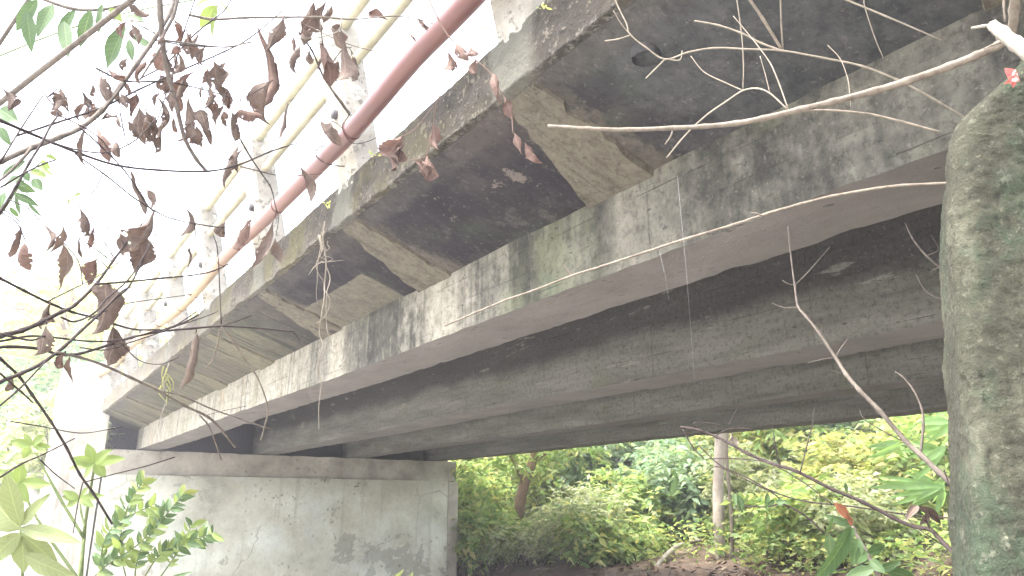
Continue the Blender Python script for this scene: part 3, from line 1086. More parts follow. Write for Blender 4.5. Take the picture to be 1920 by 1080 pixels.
def dry_leaf(base, tip, width, facing, seed=0):
    """a curled, ragged, withered leaf hanging from base to tip"""
    rnd = random.Random(seed)
    base, tip = Vector(base), Vector(tip)
    ax = tip - base
    L = ax.length
    ax.normalize()
    side = ax.cross(Vector(facing)).normalized()
    nrm = side.cross(ax).normalized()
    nu, nv = 12, 36
    roll = rnd.uniform(1.3, 3.0) * rnd.choice((-1, 1))
    twist = rnd.uniform(-2.2, 2.2)
    bend = rnd.uniform(-.25, .25)
    sway = rnd.uniform(-.12, .12)
    asym = rnd.uniform(-.6, .4)
    peak = rnd.uniform(.40, .62)
    tipcurl = rnd.uniform(.2, 1.2) * rnd.choice((-1, 1))
    nve = 9
    so = rnd.uniform(0, 50)
    crum = rnd.uniform(.10, .20)
    V = []
    for j in range(nv + 1):
        t = j / nv
        k = t ** (math.log(.5) / math.log(peak))
        wd = width * .56 * max(.02, math.sin(math.pi * k)) ** 1.15
        ang = twist * (t - .3)
        cs, sn = math.cos(ang), math.sin(ang)
        s2 = side * cs + nrm * sn
        n2 = nrm * cs - side * sn
        c = base + ax * (L * t) + nrm * (bend * L * math.sin(math.pi * t)) + side * (sway * L * math.sin(math.pi * t) + .05 * L * mnoise.noise(Vector((t * 4, so, 3))))
        if t > .7:
            q = (t - .7) / .3
            c = c + (nrm * .16 + side * .05) * (tipcurl * L * q * q) - ax * (abs(tipcurl) * L * .09 * q * q)
        for i in range(nu + 1):
            u = i / nu * 2 - 1
            rag = 1 + .16 * mnoise.noise(Vector((t * 7, so + (3 if u > 0 else 0), 0))) + .10 * mnoise.noise(Vector((t * 23, so + (3 if u > 0 else 0), 4)))
            rl = roll * (1 + .45 * math.sin(t * 6 + so)) * (1.0 if u > 0 else 1 + asym)
            th = rl * u
            lat = wd * rag * (math.sin(th) / rl if abs(rl) > .05 else u)
            dep = wd * rag * ((1 - math.cos(th)) / rl if abs(rl) > .05 else 0)
            vp = ((t - abs(u) * .17) * nve) % 1.0
            vein = (abs(vp - .5) * 2 - .5) * .13 * wd * (abs(u) ** .5) * (1.1 - abs(u) * .5)
            cr = crum * wd * (mnoise.noise(Vector((u * 2.6 + so, t * 8, 5))) + .6 * mnoise.noise(Vector((u * 6 + so, t * 18, 8)))) * (abs(u) + .25)
            rib = -.05 * wd if i == nu // 2 else 0
            V.append(c + s2 * (lat * 1.5) + n2 * (dep * 1.35 + vein + cr + rib))
    Fc = []
    for j in range(nv):
        for i in range(nu):
            uu = abs((i + .5) / nu * 2 - 1)
            hole = mnoise.noise(Vector((i * .75 + so, j * .6, 9)))
            if (hole > .60 and uu > .15) or (uu > .80 and mnoise.noise(Vector((i + so, j * .7, 2))) > .34):
                continue
            a = j * (nu + 1) + i
            Fc.append((a, a + 1, a + nu + 2, a + nu + 1))
    return V, Fc


def leaf_cloud(centres, axes, lengths, widths, rng, up_bias=.5, droop=.3, nm=None):
    """many folded two-quad leaves as numpy arrays; centres (n,3) leaf bases, axes (n,3) directions"""
    n = len(centres)
    ax = axes / (np.linalg.norm(axes, axis=1, keepdims=True) + 1e-9)
    nr = rng.normal(0, 1, (n, 3)) + np.array([0, 0, up_bias * 2.2])
    sd = np.cross(ax, nr)
    sd /= (np.linalg.norm(sd, axis=1, keepdims=True) + 1e-9)
    nn = np.cross(sd, ax)
    L = lengths[:, None]; W = widths[:, None]
    b = centres
    m = b + ax * L * .45 + nn * L * .04
    tip = b + ax * L - np.array([0, 0, 1]) * L * droop * rng.uniform(.2, 1, (n, 1)) * .5
    l = m - sd * W * .5 + nn * W * .16 - ax * L * .06
    r = m + sd * W * .5 + nn * W * .16 - ax * L * .06
    V = np.stack([b, l, tip, r, m], 1).reshape(-1, 3)
    k = np.arange(n)[:, None] * 5
    T = np.concatenate([k + np.array([[0, 4, 1]]), k + np.array([[1, 4, 2]]), k + np.array([[0, 3, 4]]), k + np.array([[3, 2, 4]])], 1).reshape(-1, 3)
    return V, T


def spray_points(rng, n_twigs, per, centre, size, leaf_len, shape='ball', hang=.35, base=None):
    """leaf bases/axes along many short twigs filling a volume; returns arrays and the twig polylines"""
    c = np.array(centre, float); s = np.array(size, float)
    d = rng.normal(0, 1, (n_twigs, 3))
    d /= np.linalg.norm(d, axis=1, keepdims=True)
    rad = rng.uniform(.15, 1, (n_twigs, 1)) ** .5
    lump = 1 + .28 * np.sin(d[:, :1] * 5.1 + c[0]) * np.cos(d[:, 1:2] * 4.3 + c[1]) + .18 * np.sin(d[:, 2:] * 7 + c[2])
    p0 = c + d * rad * s * lump
    out = d * np.array([1, 1, .5]) + rng.normal(0, .45, (n_twigs, 3)) + np.array([0, 0, .15])
    out /= np.linalg.norm(out, axis=1, keepdims=True)
    tl = leaf_len * per * .30 * rng.uniform(.7, 1.3, (n_twigs, 1))
    B, A = [], []
    for k in range(per):
        t = (k + .5) / per
        q = p0 + out * tl * t - np.array([0, 0, 1]) * tl * hang * t * t
        sgn = 1 if k % 2 else -1
        lat = np.cross(out, np.array([0, 0, 1.0]))
        lat /= (np.linalg.norm(lat, axis=1, keepdims=True) + 1e-6)
        a = out * .55 + lat * sgn * .85 + rng.normal(0, .25, (n_twigs, 3)) - np.array([0, 0, .25])
        B.append(q); A.append(a)
    return np.concatenate(B), np.concatenate(A), p0


def make_crown(name, parts, mat, parent, seed, leaf, per=7, ratio=.42, droop=.35):
    """parts: list of (centre, size, twig count)"""
    rng = np.random.RandomState(seed)
    Vs, Ts, off = [], [], 0
    for (c, s, n) in parts:
        B, A, _ = spray_points(rng, n, per, c, s, leaf)
        L = leaf * rng.uniform(.65, 1.25, len(B))
        V, T = leaf_cloud(B, A, L, L * ratio * rng.uniform(.8, 1.2, len(B)), rng, droop=droop)
        Vs.append(V); Ts.append(T + off); off += len(V)
    return np_obj(name, np.concatenate(Vs), np.concatenate(Ts), mat, parent)


def limb(a, b, r0, r1, seed, n=7, wig=.06, seg=8):
    rnd = random.Random(seed)
    a, b = Vector(a), Vector(b)
    L = (b - a).length
    pts = []
    for i in range(n):
        t = i / (n - 1)
        k = math.sin(math.pi * t)
        pts.append(a.lerp(b, t) + Vector((rnd.uniform(-1, 1), rnd.uniform(-1, 1), rnd.uniform(-.4, .4))) * wig * L * k)
    pts = spline(pts, 3)
    m = len(pts)
    return tube_geo(pts, [r0 + (r1 - r0) * i / (m - 1) for i in range(m)], seg, .04, seed), [Vector(p) for p in pts]


def tree(name, label, group, base, height, r0, lean, mat_t, mat_l, seed, leaf=.16, crown=(1.6, 1.6, 1.5), ntw=260, crown_at=.75, nlimb=6, per=7, ratio=.42, cat='tree'):
    rnd = random.Random(seed)
    base = Vector(base)
    t = thing(name, label, cat, base, group)
    top = base + Vector((lean[0], lean[1], height))
    (g, path) = limb(base - Vector((0, 0, .25)), top, r0, r0 * .3, seed, 9, .05, 10)
    geos = [g]
    parts = [(tuple(base + (top - base) * crown_at + Vector((0, 0, .1))), (crown[0] * .75, crown[1] * .75, crown[2]), int(ntw * .4))]
    for k in range(nlimb):
        f = rnd.uniform(.38, .9)
        p = path[int(f * (len(path) - 1))]
        a = k * 2.4 + rnd.uniform(-.5, .5)
        q = p + Vector((math.cos(a) * crown[0] * rnd.uniform(.6, 1.0), math.sin(a) * crown[1] * rnd.uniform(.6, 1.0), rnd.uniform(.1, .6) * crown[2]))
        g, _ = limb(p, q, r0 * .42 * (1.1 - f * .5), r0 * .08, seed * 7 + k, 6, .08, 6)
        geos.append(g)
        sz = rnd.uniform(.45, .7)
        parts.append((tuple(q), (crown[0] * sz, crown[1] * sz, crown[2] * sz * .7), int(ntw * .6 / nlimb)))
    V, Fc = merge(geos)
    new_obj('trunk', V, Fc, mat_t, t)
    make_crown('crown', parts, mat_l, t, seed, leaf, per, ratio)
    return t


def shrub(label, group, base, height, width, mat_l, seed, leaf=.13, ntw=150, nst=6, per=7, ratio=.42, name='shrub'):
    rnd = random.Random(seed)
    base = Vector(base)
    t = thing(name, label, 'shrub', base, group)
    geos, parts = [], []
    for k in range(nst):
        a = rnd.uniform(0, 6.28)
        h = height * rnd.uniform(.55, 1)
        q = base + Vector((math.cos(a) * width * rnd.uniform(.2, .8), math.sin(a) * width * rnd.uniform(.2, .8), h))
        g, path = limb(base + Vector((math.cos(a) * .08, math.sin(a) * .08, -.15)), q, .022, .006, seed * 5 + k, 6, .07, 5)
        geos.append(g)
        parts.append((tuple(q - Vector((0, 0, h * .12))), (width * .5, width * .5, h * .34), ntw // nst))
        parts.append((tuple(base.lerp(q, .5)), (width * .42, width * .42, h * .3), ntw // (nst * 2)))
    V, Fc = merge(geos)
    new_obj('stems', V, Fc, M['grey_bark'], t)
    make_crown('foliage', parts, mat_l, t, seed, leaf, per, ratio)
    return t


# ------------------------------------------------------------------ vegetation behind the bridge
def on_ground(px, d):
    """ground point below photograph column px at depth d"""
    q = P(px, 950, d)
    return Vector((q.x, q.y, gz(q.x, q.y)))


def build_background():
    # the two trunks one can single out
    t = thing('tree', 'slender tree with pale straight trunk behind the dark twigs', 'tree', on_ground(1342, 11.2))
    b = on_ground(1342, 11.2)
    g, path = limb(b - Vector((0, 0, .3)), P(1344, 700, 11.4), .088, .070, 5, 8, .012, 12)
    g2, _ = limb(path[-1], path[-1] + Vector((.3, .4, 3.2)), .07, .02, 6, 6, .05, 8)
    V, Fc = merge([g, g2])
    new_obj('trunk', V, Fc, M['white_trunk'], t)
    make_crown('crown', [(tuple(path[-1] + Vector((.2, .3, 2.4))), (1.3, 1.3, .9), 120)], M['leaf_fresh'], t, 51, .17)
    t = thing('sapling', 'thin tan sapling stem standing against the pale trunk', 'tree', on_ground(1362, 11.0))
    b = on_ground(1362, 11.0)
    g, path = limb(b - Vector((0, 0, .3)), P(1361, 740, 11.1), .032, .022, 8, 7, .01, 8)
    V, Fc = merge([g])
    new_obj('trunk', V, Fc, M['pale_bark'], t)
    make_crown('crown', [(tuple(path[-1] + Vector((.0, .1, .5))), (.8, .8, .7), 70)], M['leaf_yellow'], t, 52, .15)
    t = thing('tree', 'crooked brown trunked tree right of the abutment corner', 'tree', on_ground(962, 14.5))
    b = on_ground(962, 14.5)
    pts = [b - Vector((0, 0, .3)), P(966, 1020, 14.5), P(974, 950, 14.5), P(984, 905, 14.6), P(1000, 860, 14.7), P(1004, 800, 14.8), P(990, 700, 15)]
    sp = spline(pts, 4)
    g = tube_geo(sp, [.125 - .06 * i / (len(sp) - 1) for i in range(len(sp))], 10, .06, 3)
    g2, _ = limb(P(984, 905, 14.6), P(925, 800, 14.4), .05, .015, 4, 6, .05, 6)
    g3, _ = limb(P(996, 868, 14.7), P(1090, 790, 14.8), .045, .014, 9, 6, .06, 6)
    V, Fc = merge([g, g2, g3])
    new_obj('trunk', V, Fc, M['brown_trunk'], t)
    make_crown('crown', [(tuple(P(980, 800, 15)), (1.6, 1.2, .8), 160), (tuple(P(915, 850, 14.6)), (.8, .8, .6), 110),
                         (tuple(P(1060, 830, 15)), (.9, .8, .55), 100), (tuple(P(1000, 650, 15.3)), (1.5, 1.5, 1.0), 90)], M['leaf_fresh'], t, 61, .17)
    # bushes on the bank, front rows
    rnd = random.Random(11)
    front = [(905, 15.6, 1.4, 1.0, 'fresh', 'bright green bush right beside the abutment corner'),
             (1085, 12.6, 1.05, .95, 'pale', 'low feathery pale bush between the crooked trunk and the fallen branch'),
             (1140, 12.2, .62, .75, 'fresh', 'small bright bush left of the fallen whitish branch'),
             (1030, 17.0, 2.4, 1.1, 'fresh', 'tall bright bush just right of the crooked trunk'),
             (1150, 16.5, 2.8, 1.2, 'blue', 'tall bluish bush midway between crooked trunk and pale trunk'),
             (1255, 14.5, 1.7, .9, 'blue', 'bluish bush behind the fallen whitish branch'),
             (1290, 13.2, 1.35, .75, 'blue', 'drooping bluish bush immediately left of the pale trunk'),
             (1225, 17.0, 3.0, 1.2, 'yellow', 'tall yellowish bush rising behind the bluish bushes'),
             (1410, 12.0, 1.3, .8, 'pale', 'pale bush immediately right of the pale trunk'),
             (1440, 13.5, 2.0, 1.0, 'yellow', 'yellowish bush behind the small drooping leaves'),
             (1500, 11.0, 1.1, .8, 'pale', 'low pale bush below the rising dark stem'),
             (1540, 13.0, 2.6, 1.1, 'fresh', 'bright bush above the crossing dark stems'),
             (1600, 11.0, 1.5, .9, 'yellow', 'yellowish bush behind the red young leaf'),
             (1640, 13.0, 2.8, 1.1, 'blue', 'bluish bush left of the bamboo sprays'),
             (1700, 10.5, 1.6, .9, 'fresh', 'bright bush directly behind the bamboo sprays'),
             (1760, 12.0, 2.6, 1.1, 'pale', 'pale bush at the pillar edge behind the bamboo'),
             (1380, 15.0, 2.6, 1.1, 'fresh', 'bright bush just behind the pale trunk'),
             (880, 19.0, 2.6, 1.2, 'yellow', 'yellowish bush showing over the abutment corner'),
             (960, 19.0, 3.0, 1.3, 'deep', 'dark bush behind the crooked trunk'),
             (1100, 19.5, 3.4, 1.3, 'fresh', 'tall bright bush under the girder between the two trunks'),
             (1320, 18.0, 3.4, 1.3, 'fresh', 'bright bush far back left of the pale trunk top'),
             (1480, 16.0, 3.2, 1.3, 'deep', 'dark bush far behind the rising dark stem'),
             (1580, 16.0, 3.4, 1.3, 'fresh', 'bright bush far behind the leaning grey sapling'),
             (1720, 15.0, 3.4, 1.3, 'yellow', 'yellowish bush high behind the side twig of the sapling'),
             (1000, 13.4, .7, .9, 'pale', 'low pale bush at the foot of the crooked trunk'),
             (925, 14.0, .8, .8, 'fresh', 'low bright bush between the abutment corner and the crooked trunk'),
             (1330, 13.2, 1.0, .9, 'fresh', 'low bright bush just behind the base of the pale trunk'),
             (1490, 10.4, .9, .9, 'fresh', 'low bright bush below the small drooping leaves'),
             (1560, 9.8, .9, .9, 'pale', 'low pale bush behind the dark glossy plant'),
             (1850, 12.0, 2.8, 1.2, 'fresh', 'bright bush mostly hidden by the concrete pillar'),
             (1205, 13.4, 1.0, .9, 'fresh', 'small bright bush on the bank above the blue bag')]
    for k, (px, d, h, wd, mt, lb) in enumerate(front):
        b = on_ground(px, d)
        lf = {'pale': .12, 'blue': .20, 'yellow': .17, 'fresh': .17, 'deep': .16}[mt]
        shrub(lb, 'thicket bushes beyond the bridge', b, h, wd, M['leaf_' + mt], 101 + k, lf, int(330 * max(1, h / 1.8)), 7 if h > 1.4 else 5)
    for i, (px, d, h, mt, lb) in enumerate([(860, 26, 5.0, 'fresh', 'bright tree behind the bushes at the abutment corner'), (980, 25, 4.6, 'blue', 'bluish tree behind the crooked trunk'),
                                            (1100, 27, 5.2, 'fresh', 'bright tree in the gap between the two trunks'), (1210, 24, 4.4, 'deep', 'dark tree left behind the pale trunk'),
                                            (1310, 26, 5.0, 'fresh', 'bright tree directly behind the pale trunk'), (1430, 23, 4.4, 'blue', 'bluish tree right behind the pale trunk'),
                                            (1530, 24, 5.0, 'fresh', 'bright tree behind the middle of the leaning sapling'), (1650, 22, 4.6, 'deep', 'dark tree behind the sapling fork'),
                                            (1770, 22, 5.0, 'fresh', 'bright tree behind the bamboo at the pillar edge')]):
        b = on_ground(px, d)
        tree('tree', lb, 'trees behind the thicket', b, h, .12, (rnd.uniform(-.5, .5), rnd.uniform(-.5, .5)), M['brown_trunk'], M['leaf_' + mt], 300 + i,
             .26, (2.0, 2.0, 1.8), 420, .62, 7)
    # trees and bushes left of the bridge, past the wing wall
    for i, (px, d, h, mt, l) in enumerate([(30, 26, 7.6, 'leaf_fresh', 'bright tree at the left picture edge past the wing wall'),
                                           (150, 30, 9.2, 'leaf_blue', 'tall bluish tree behind the far railing posts'),
                                           (-110, 22, 6.5, 'leaf_deep', 'dark tree left of the far bridge end'),
                                           (250, 34, 10.4, 'leaf_pale', 'distant pale tree behind the bamboo pole'),
                                           (95, 20, 5.0, 'leaf_yellow', 'yellow green tree just left of the wing wall')]):
        b = on_ground(px, d)
        tree('tree', l, 'trees left of the bridge', b, h, .14, (rnd.uniform(-.5, .5), rnd.uniform(-.5, .5)), M['brown_trunk'], M[mt], 340 + i, .26, (2.2, 2.2, 2.4), 480, .66, 7)
    for i, (px, d, h, mt, l) in enumerate([(20, 13, 1.9, 'leaf_fresh', 'leafy bush below the left end of the wing wall'), (85, 11.5, 1.4, 'leaf_pale', 'low pale bush at the foot of the wing wall'),
                                           (-60, 15, 2.6, 'leaf_fresh', 'tall bush at the left edge beyond the dead twigs'), (60, 16, 2.4, 'leaf_deep', 'dark bush left of the wing wall')]):
        shrub(l, 'bushes by the wing wall', on_ground(px, d), h, 1.0, M[mt], 360 + i, .15, 240, 7)
    # ground cover and litter: stuff
    rng = np.random.RandomState(5)
    n = 9000
    pts = []
    xs = rng.uniform(6.6, 17, n); ys = rng.uniform(1.0, 15.5, n)
    keep = rng.rand(n) < .35 + .65 * (np.sin(xs * 1.3) * np.cos(ys * 1.1 + 1) > -.1)
    xs, ys = xs[keep], ys[keep]
    B = np.stack([xs, ys, ground_h(xs, ys) + .012], 1)
    A = rng.normal(0, 1, B.shape) * np.array([1, 1, .25])
    L = rng.uniform(.05, .15, len(B))
    V, T = leaf_cloud(B, A, L, L * .5, rng, up_bias=1.2, droop=0)
    o = np_obj('leaf_litter', V, T, M['litter'])
    tag(o, 'brown fallen leaves scattered over the bank beyond the bridge', 'leaf litter', kind='stuff')
    # low weeds
    n = 5600
    xs = rng.uniform(8.3, 17, n); ys = rng.uniform(2.0, 17, n)
    keep = (np.sin(xs * 1.9 + 2) * np.cos(ys * 1.6) > -.15) | (ys < xs * .78 - .6)
    xs, ys = xs[keep], ys[keep]
    base = np.stack([xs, ys, ground_h(xs, ys)], 1)
    Bs, As, Ls = [], [], []
    for k in range(9):
        hgt = rng.uniform(.05, .5, (len(base), 1))
        Bs.append(base + np.concatenate([rng.normal(0, .07, (len(base), 2)), hgt], 1))
        As.append(rng.normal(0, 1, base.shape) * np.array([1, 1, .35]))
        Ls.append(rng.uniform(.06, .15, len(base)))
    V, T = leaf_cloud(np.concatenate(Bs), np.concatenate(As), np.concatenate(Ls), np.concatenate(Ls) * .42, rng, up_bias=.7)
    o = np_obj('weeds', V, T, M['leaf_fresh'])
    tag(o, 'low green weeds covering the bank beyond the bridge', 'weeds', kind='stuff')
    # dry sticks on the bank
    rr = random.Random(77)
    geos = []
    for k in range(190):
        x, y = rr.uniform(6.8, 13), rr.uniform(4, 15)
        if rr.random() < .45:
            q = on_ground(rr.uniform(860, 1120), rr.uniform(12.0, 14.6)); x, y = q.x, q.y
        a = rr.uniform(0, 6.28); L = rr.uniform(.3, 1.2)
        p0 = Vector((x, y, gz(x, y) + .02))
        x1, y1 = x + math.cos(a) * L, y + math.sin(a) * L
        p1 = Vector((x1, y1, gz(x1, y1) + rr.uniform(.02, .45)))
        g, _ = limb(p0, p1, rr.uniform(.005, .012), .003, k, 5, .14, 5)
        geos.append(g)
    V, Fc = merge(geos)
    o = new_obj('dry_sticks', V, Fc, M['grey_bark'])
    tag(o, 'tangle of dry sticks lying on the brown bank', 'sticks', kind='stuff')
    # fallen pale log and blue scrap
    a, b_, c = on_ground(1225, 11.0), on_ground(1262, 11.6), on_ground(1312, 12.2)
    pts = [P(1215, 1085, 11.0), P(1240, 1052, 11.3), P(1262, 1030, 11.6), P(1285, 1018, 11.9), P(1316, 1013, 12.2)]
    sp = spline(pts, 5)
    V, Fc = tube_geo(sp, [.047 - .02 * i / (len(sp) - 1) for i in range(len(sp))], 9, .05, 2)
    o = new_obj('fallen_branch', V, Fc, M['cut_wood'])
    tag(o, 'bare whitish fallen branch left of the pale trunk', 'branch')
    q = P(1188, 1077, 11.6)
    rb = random.Random(4)
    V, Fc = [], []
    for i in range(7):
        for j in range(9):
            a = j / 9 * 2 * math.pi
            th = i / 6 * math.pi
            r = .13 * (1 + .35 * rb.uniform(-1, 1))
            V.append(q + Vector((math.cos(a) * math.sin(th) * r * 1.3, math.sin(a) * math.sin(th) * r, math.cos(th) * r * .6)))
    for i in range(6):
        for j in range(9):
            Fc.append((i * 9 + j, i * 9 + (j + 1) % 9, (i + 1) * 9 + (j + 1) % 9, (i + 1) * 9 + j))
    o = new_obj('plastic_bag', V, Fc, M['blue'], smooth=False)
    tag(o, 'crumpled bright blue plastic bag on the bank', 'bag')


build_background()


# ------------------------------------------------------------------ dead branches in the foreground
def px_path(pts, d0, d1, res=5):
    """pixel polyline -> smooth world polyline, depth running from d0 to d1"""
    n = len(pts)
    w_ = [P(x, y, d0 + (d1 - d0) * i / (n - 1)) for i, (x, y) in enumerate(pts)]
    return spline(w_, res)


def px_tube(pts, d0, d1, r0, r1, res=5, seg=7, seed=0, knots=True):
    """radii given in photograph pixels"""
    sp = px_path(pts, d0, d1, res)
    n = len(sp)
    rnd = random.Random(seed)
    rad = []
    for i in range(n):
        t = i / (n - 1)
        d = d0 + (d1 - d0) * t
        r = (r0 + (r1 - r0) * t) * d / F * .70
        if knots and i % res == 0 and 0 < i < n - 1:
            r *= 1.22
        rad.append(max(r, .0006))
    return tube_geo(sp, rad, seg, .05, seed)


STARTS = []                              # where stems leave the picture: joined to a trunk or the ground at the end


class Branch:
    reg = []

    def __init__(s, name, label, cat, group, mat, main, d0, d1, r0, r1, twigs=()):
        s.mat, s.main, s.d0, s.d1 = mat, main, d0, d1
        s.t = thing(name, label, cat, P(*main[0], d0), group)
        V, Fc = px_tube(main, d0, d1, r0, r1, seed=len(Branch.reg))
        new_obj('stem', V, Fc, mat, s.t)
        s.paths = [(main, d0, d1)]
        STARTS.append((s.t, main[0], d0, r0, mat))
        for k, tw in enumerate(twigs):
            pts, a, b, q0, q1 = tw
            V, Fc = px_tube(pts, a, b, q0, q1, seed=k + 5, seg=6)
            new_obj('twig', V, Fc, mat, s.t)
            s.paths.append((pts, a, b))
        Branch.reg.append(s)

    def nearest(s, x, y):
        best = (1e9, None, None)
        for pts, a, b in s.paths:
            n = len(pts)
            for i in range(n - 1):
                p, q = np.array(pts[i], float), np.array(pts[i + 1], float)
                for t in np.linspace(0, 1, 9):
                    c = p + (q - p) * t
                    d = math.hypot(c[0] - x, c[1] - y)
                    if d < best[0]:
                        best = (d, tuple(c), a + (b - a) * (i + t) / (n - 1))
        return best


GL = 'dead leafy branches hanging at upper left'
DB, PB, GB = M['dark_bark'], M['pale_bark'], M['grey_bark']
Branch('dead_branch', 'pale drooping stem hanging straight down at the top left', 'branch', GL, GB,
       [(298, -40), (301, 30), (305, 80), (313, 130), (330, 195), (346, 258), (368, 298), (388, 322)], 1.45, 1.6, 8, 4.5,
       [([(304, 70), (325, 30), (335, -10)], 1.47, 1.5, 5, 5), ([(305, 85), (285, 115), (262, 150)], 1.47, 1.5, 4, 2.5), ([(306, 75), (370, 84), (425, 88), (475, 78)], 1.47, 1.7, 3, 2)])
Branch('dead_branch', 'thick pale branch rising from the left edge to the top', 'branch', GL, GB,
       [(-40, 318), (0, 303), (60, 277), (110, 258), (150, 240), (190, 208), (225, 163), (255, 122), (290, 72), (318, 25), (330, -20)], 1.3, 1.75, 8.5, 5,
       [([(190, 208), (215, 180), (236, 148), (255, 118)], 1.52, 1.6, 3, 2), ([(60, 277), (40, 300), (10, 330), (-20, 352)], 1.35, 1.3, 5, 3)])
Branch('dead_branch', 'dark twig sweeping right in a shallow curve above the bamboo', 'branch', GL, DB,
       [(-40, 212), (0, 226), (50, 247), (100, 268), (150, 288), (220, 310), (300, 319), (390, 321), (450, 308), (510, 283), (566, 266)], 1.2, 1.75, 5, 1.6,
       [([(85, 263), (150, 282), (205, 285), (255, 262), (290, 225)], 1.3, 1.4, 2.5, 1.6), ([(450, 312), (490, 322), (514, 328)], 1.6, 1.65, 1.6, 1.2),
        ([(140, 288), (200, 330), (250, 370), (295, 398), (330, 412), (400, 425), (440, 428)], 1.3, 1.6, 2.2, 1.6), ([(150, 240), (185, 270), (235, 322), (270, 375), (290, 400)], 1.32, 1.5, 2.2, 1.6)])
Branch('dead_branch', 'dark twig slanting steeply up from the left edge beside the green leaflets', 'branch', GL, DB,
       [(-30, 425), (0, 397), (30, 350), (55, 305), (78, 268), (95, 235), (108, 212), (90, 185), (75, 165)], 1.15, 1.4, 4.5, 2,
       [([(0, 352), (45, 325), (80, 308), (104, 300)], 1.2, 1.25, 2.5, 2), ([(108, 215), (150, 235), (190, 262), (215, 300)], 1.35, 1.45, 2, 1.4), ([(0, 305), (40, 240), (80, 180)], 1.25, 1.4, 3, 2)])
Branch('dead_branch', 'long straight dark twig running up right across the hanging dead leaves', 'branch', GL, DB,
       [(30, 255), (100, 232), (190, 202), (260, 168), (340, 132), (420, 97), (470, 70), (530, 20)], 1.4, 1.85, 3.2, 1.6,
       [([(180, 128), (235, 152), (310, 153), (370, 165), (450, 187)], 1.5, 1.7, 3, 1.2), ([(290, 75), (350, 85), (420, 88), (470, 78)], 1.5, 1.75, 2, 1.2),
        ([(262, 148), (310, 120), (370, 60), (420, 20), (440, -15)], 1.55, 1.75, 2.4, 1.8), ([(225, 210), (232, 245), (240, 270), (270, 290), (310, 300)], 1.5, 1.55, 2.2, 1),
        ([(275, 285), (290, 240), (305, 195), (320, 150), (345, 60), (365, 0)], 1.5, 1.6, 1.6, 2)])
Branch('dead_branch', 'brown twig along the top between the railing post and the stem', 'branch', GL, PB,
       [(355, 28), (400, 36), (460, 33), (530, 32), (600, 32), (665, 36), (740, 30), (790, 38), (812, 45)], 1.7, 2.3, 4, 1.2,
       [([(530, 33), (580, 50), (640, 78), (700, 95), (755, 100)], 1.9, 2.2, 1.6, 1.2), ([(640, 20), (637, 55), (600, 70), (560, 72)], 2.0, 1.9, 1.8, 1.2),
        ([(600, 40), (607, 100), (612, 150), (640, 190), (655, 212)], 2.0, 2.2, 2, 2.4)])
Branch('dead_branch', 'small thorny twig crossing the second railing post', 'branch', GL, DB,
       [(560, 60), (585, 95), (600, 130), (607, 145), (630, 180), (655, 215)], 2.0, 2.3, 2.5, 2.5,
       [([(607, 142), (640, 95), (660, 88)], 2.05, 2.1, 1.5, 1), ([(655, 215), (642, 240), (660, 268), (690, 265), (720, 250)], 2.3, 2.35, 1.6, 1)])
Branch('dead_branch', 'thin twig dangling beside the third railing post', 'branch', GL, DB,
       [(447, 255), (470, 295), (490, 325), (508, 352), (516, 385)], 1.9, 2.2, 2.2, 1.4,
       [([(540, 330), (575, 328), (610, 325)], 2.1, 2.2, 1.2, 1)])
GM = 'bare dark twigs at the left middle'
Branch('bare_twig', 'dark twig from the left edge sloping down right across the bamboo', 'branch', GM, DB,
       [(-40, 505), (0, 522), (45, 545), (90, 567), (135, 585), (175, 595), (215, 608), (255, 618), (300, 618)], 1.1, 1.5, 4.2, 2.2,
       [([(175, 592), (235, 570), (300, 560), (360, 552)], 1.3, 1.5, 1.6, 1), ([(90, 565), (130, 545), (180, 520), (240, 480)], 1.2, 1.4, 1.8, 1)])
Branch('bare_twig', 'stout dark twig with knobby base climbing to the crumpled brown leaf', 'branch', GM, DB,
       [(-30, 640), (0, 630), (40, 620), (75, 605), (115, 585), (140, 572), (180, 533), (215, 485), (245, 445), (270, 415)], 1.05, 1.5, 8, 1.8,
       [([(115, 595), (140, 603), (175, 588), (200, 560), (240, 525), (270, 480), (292, 438)], 1.15, 1.4, 3, 1.4),
        ([(178, 533), (240, 528), (300, 522), (360, 516), (400, 508), (446, 487)], 1.3, 1.6, 3.2, 1.6), ([(0, 625), (30, 633), (60, 638), (80, 630)], 1.05, 1.1, 4, 2)])
Branch('bare_twig', 'long dark twig climbing from the lower left edge to the large leaf', 'branch', GM, DB,
       [(-30, 735), (0, 716), (40, 700), (80, 680), (120, 650), (150, 622), (185, 590), (215, 560), (240, 540), (262, 500), (280, 455)], 1.0, 1.45, 6, 1.6,
       [([(165, 600), (195, 580), (230, 545), (248, 538)], 1.25, 1.35, 2.2, 1.6), ([(0, 760), (30, 735), (60, 705), (85, 678)], 1.0, 1.1, 3, 2)])
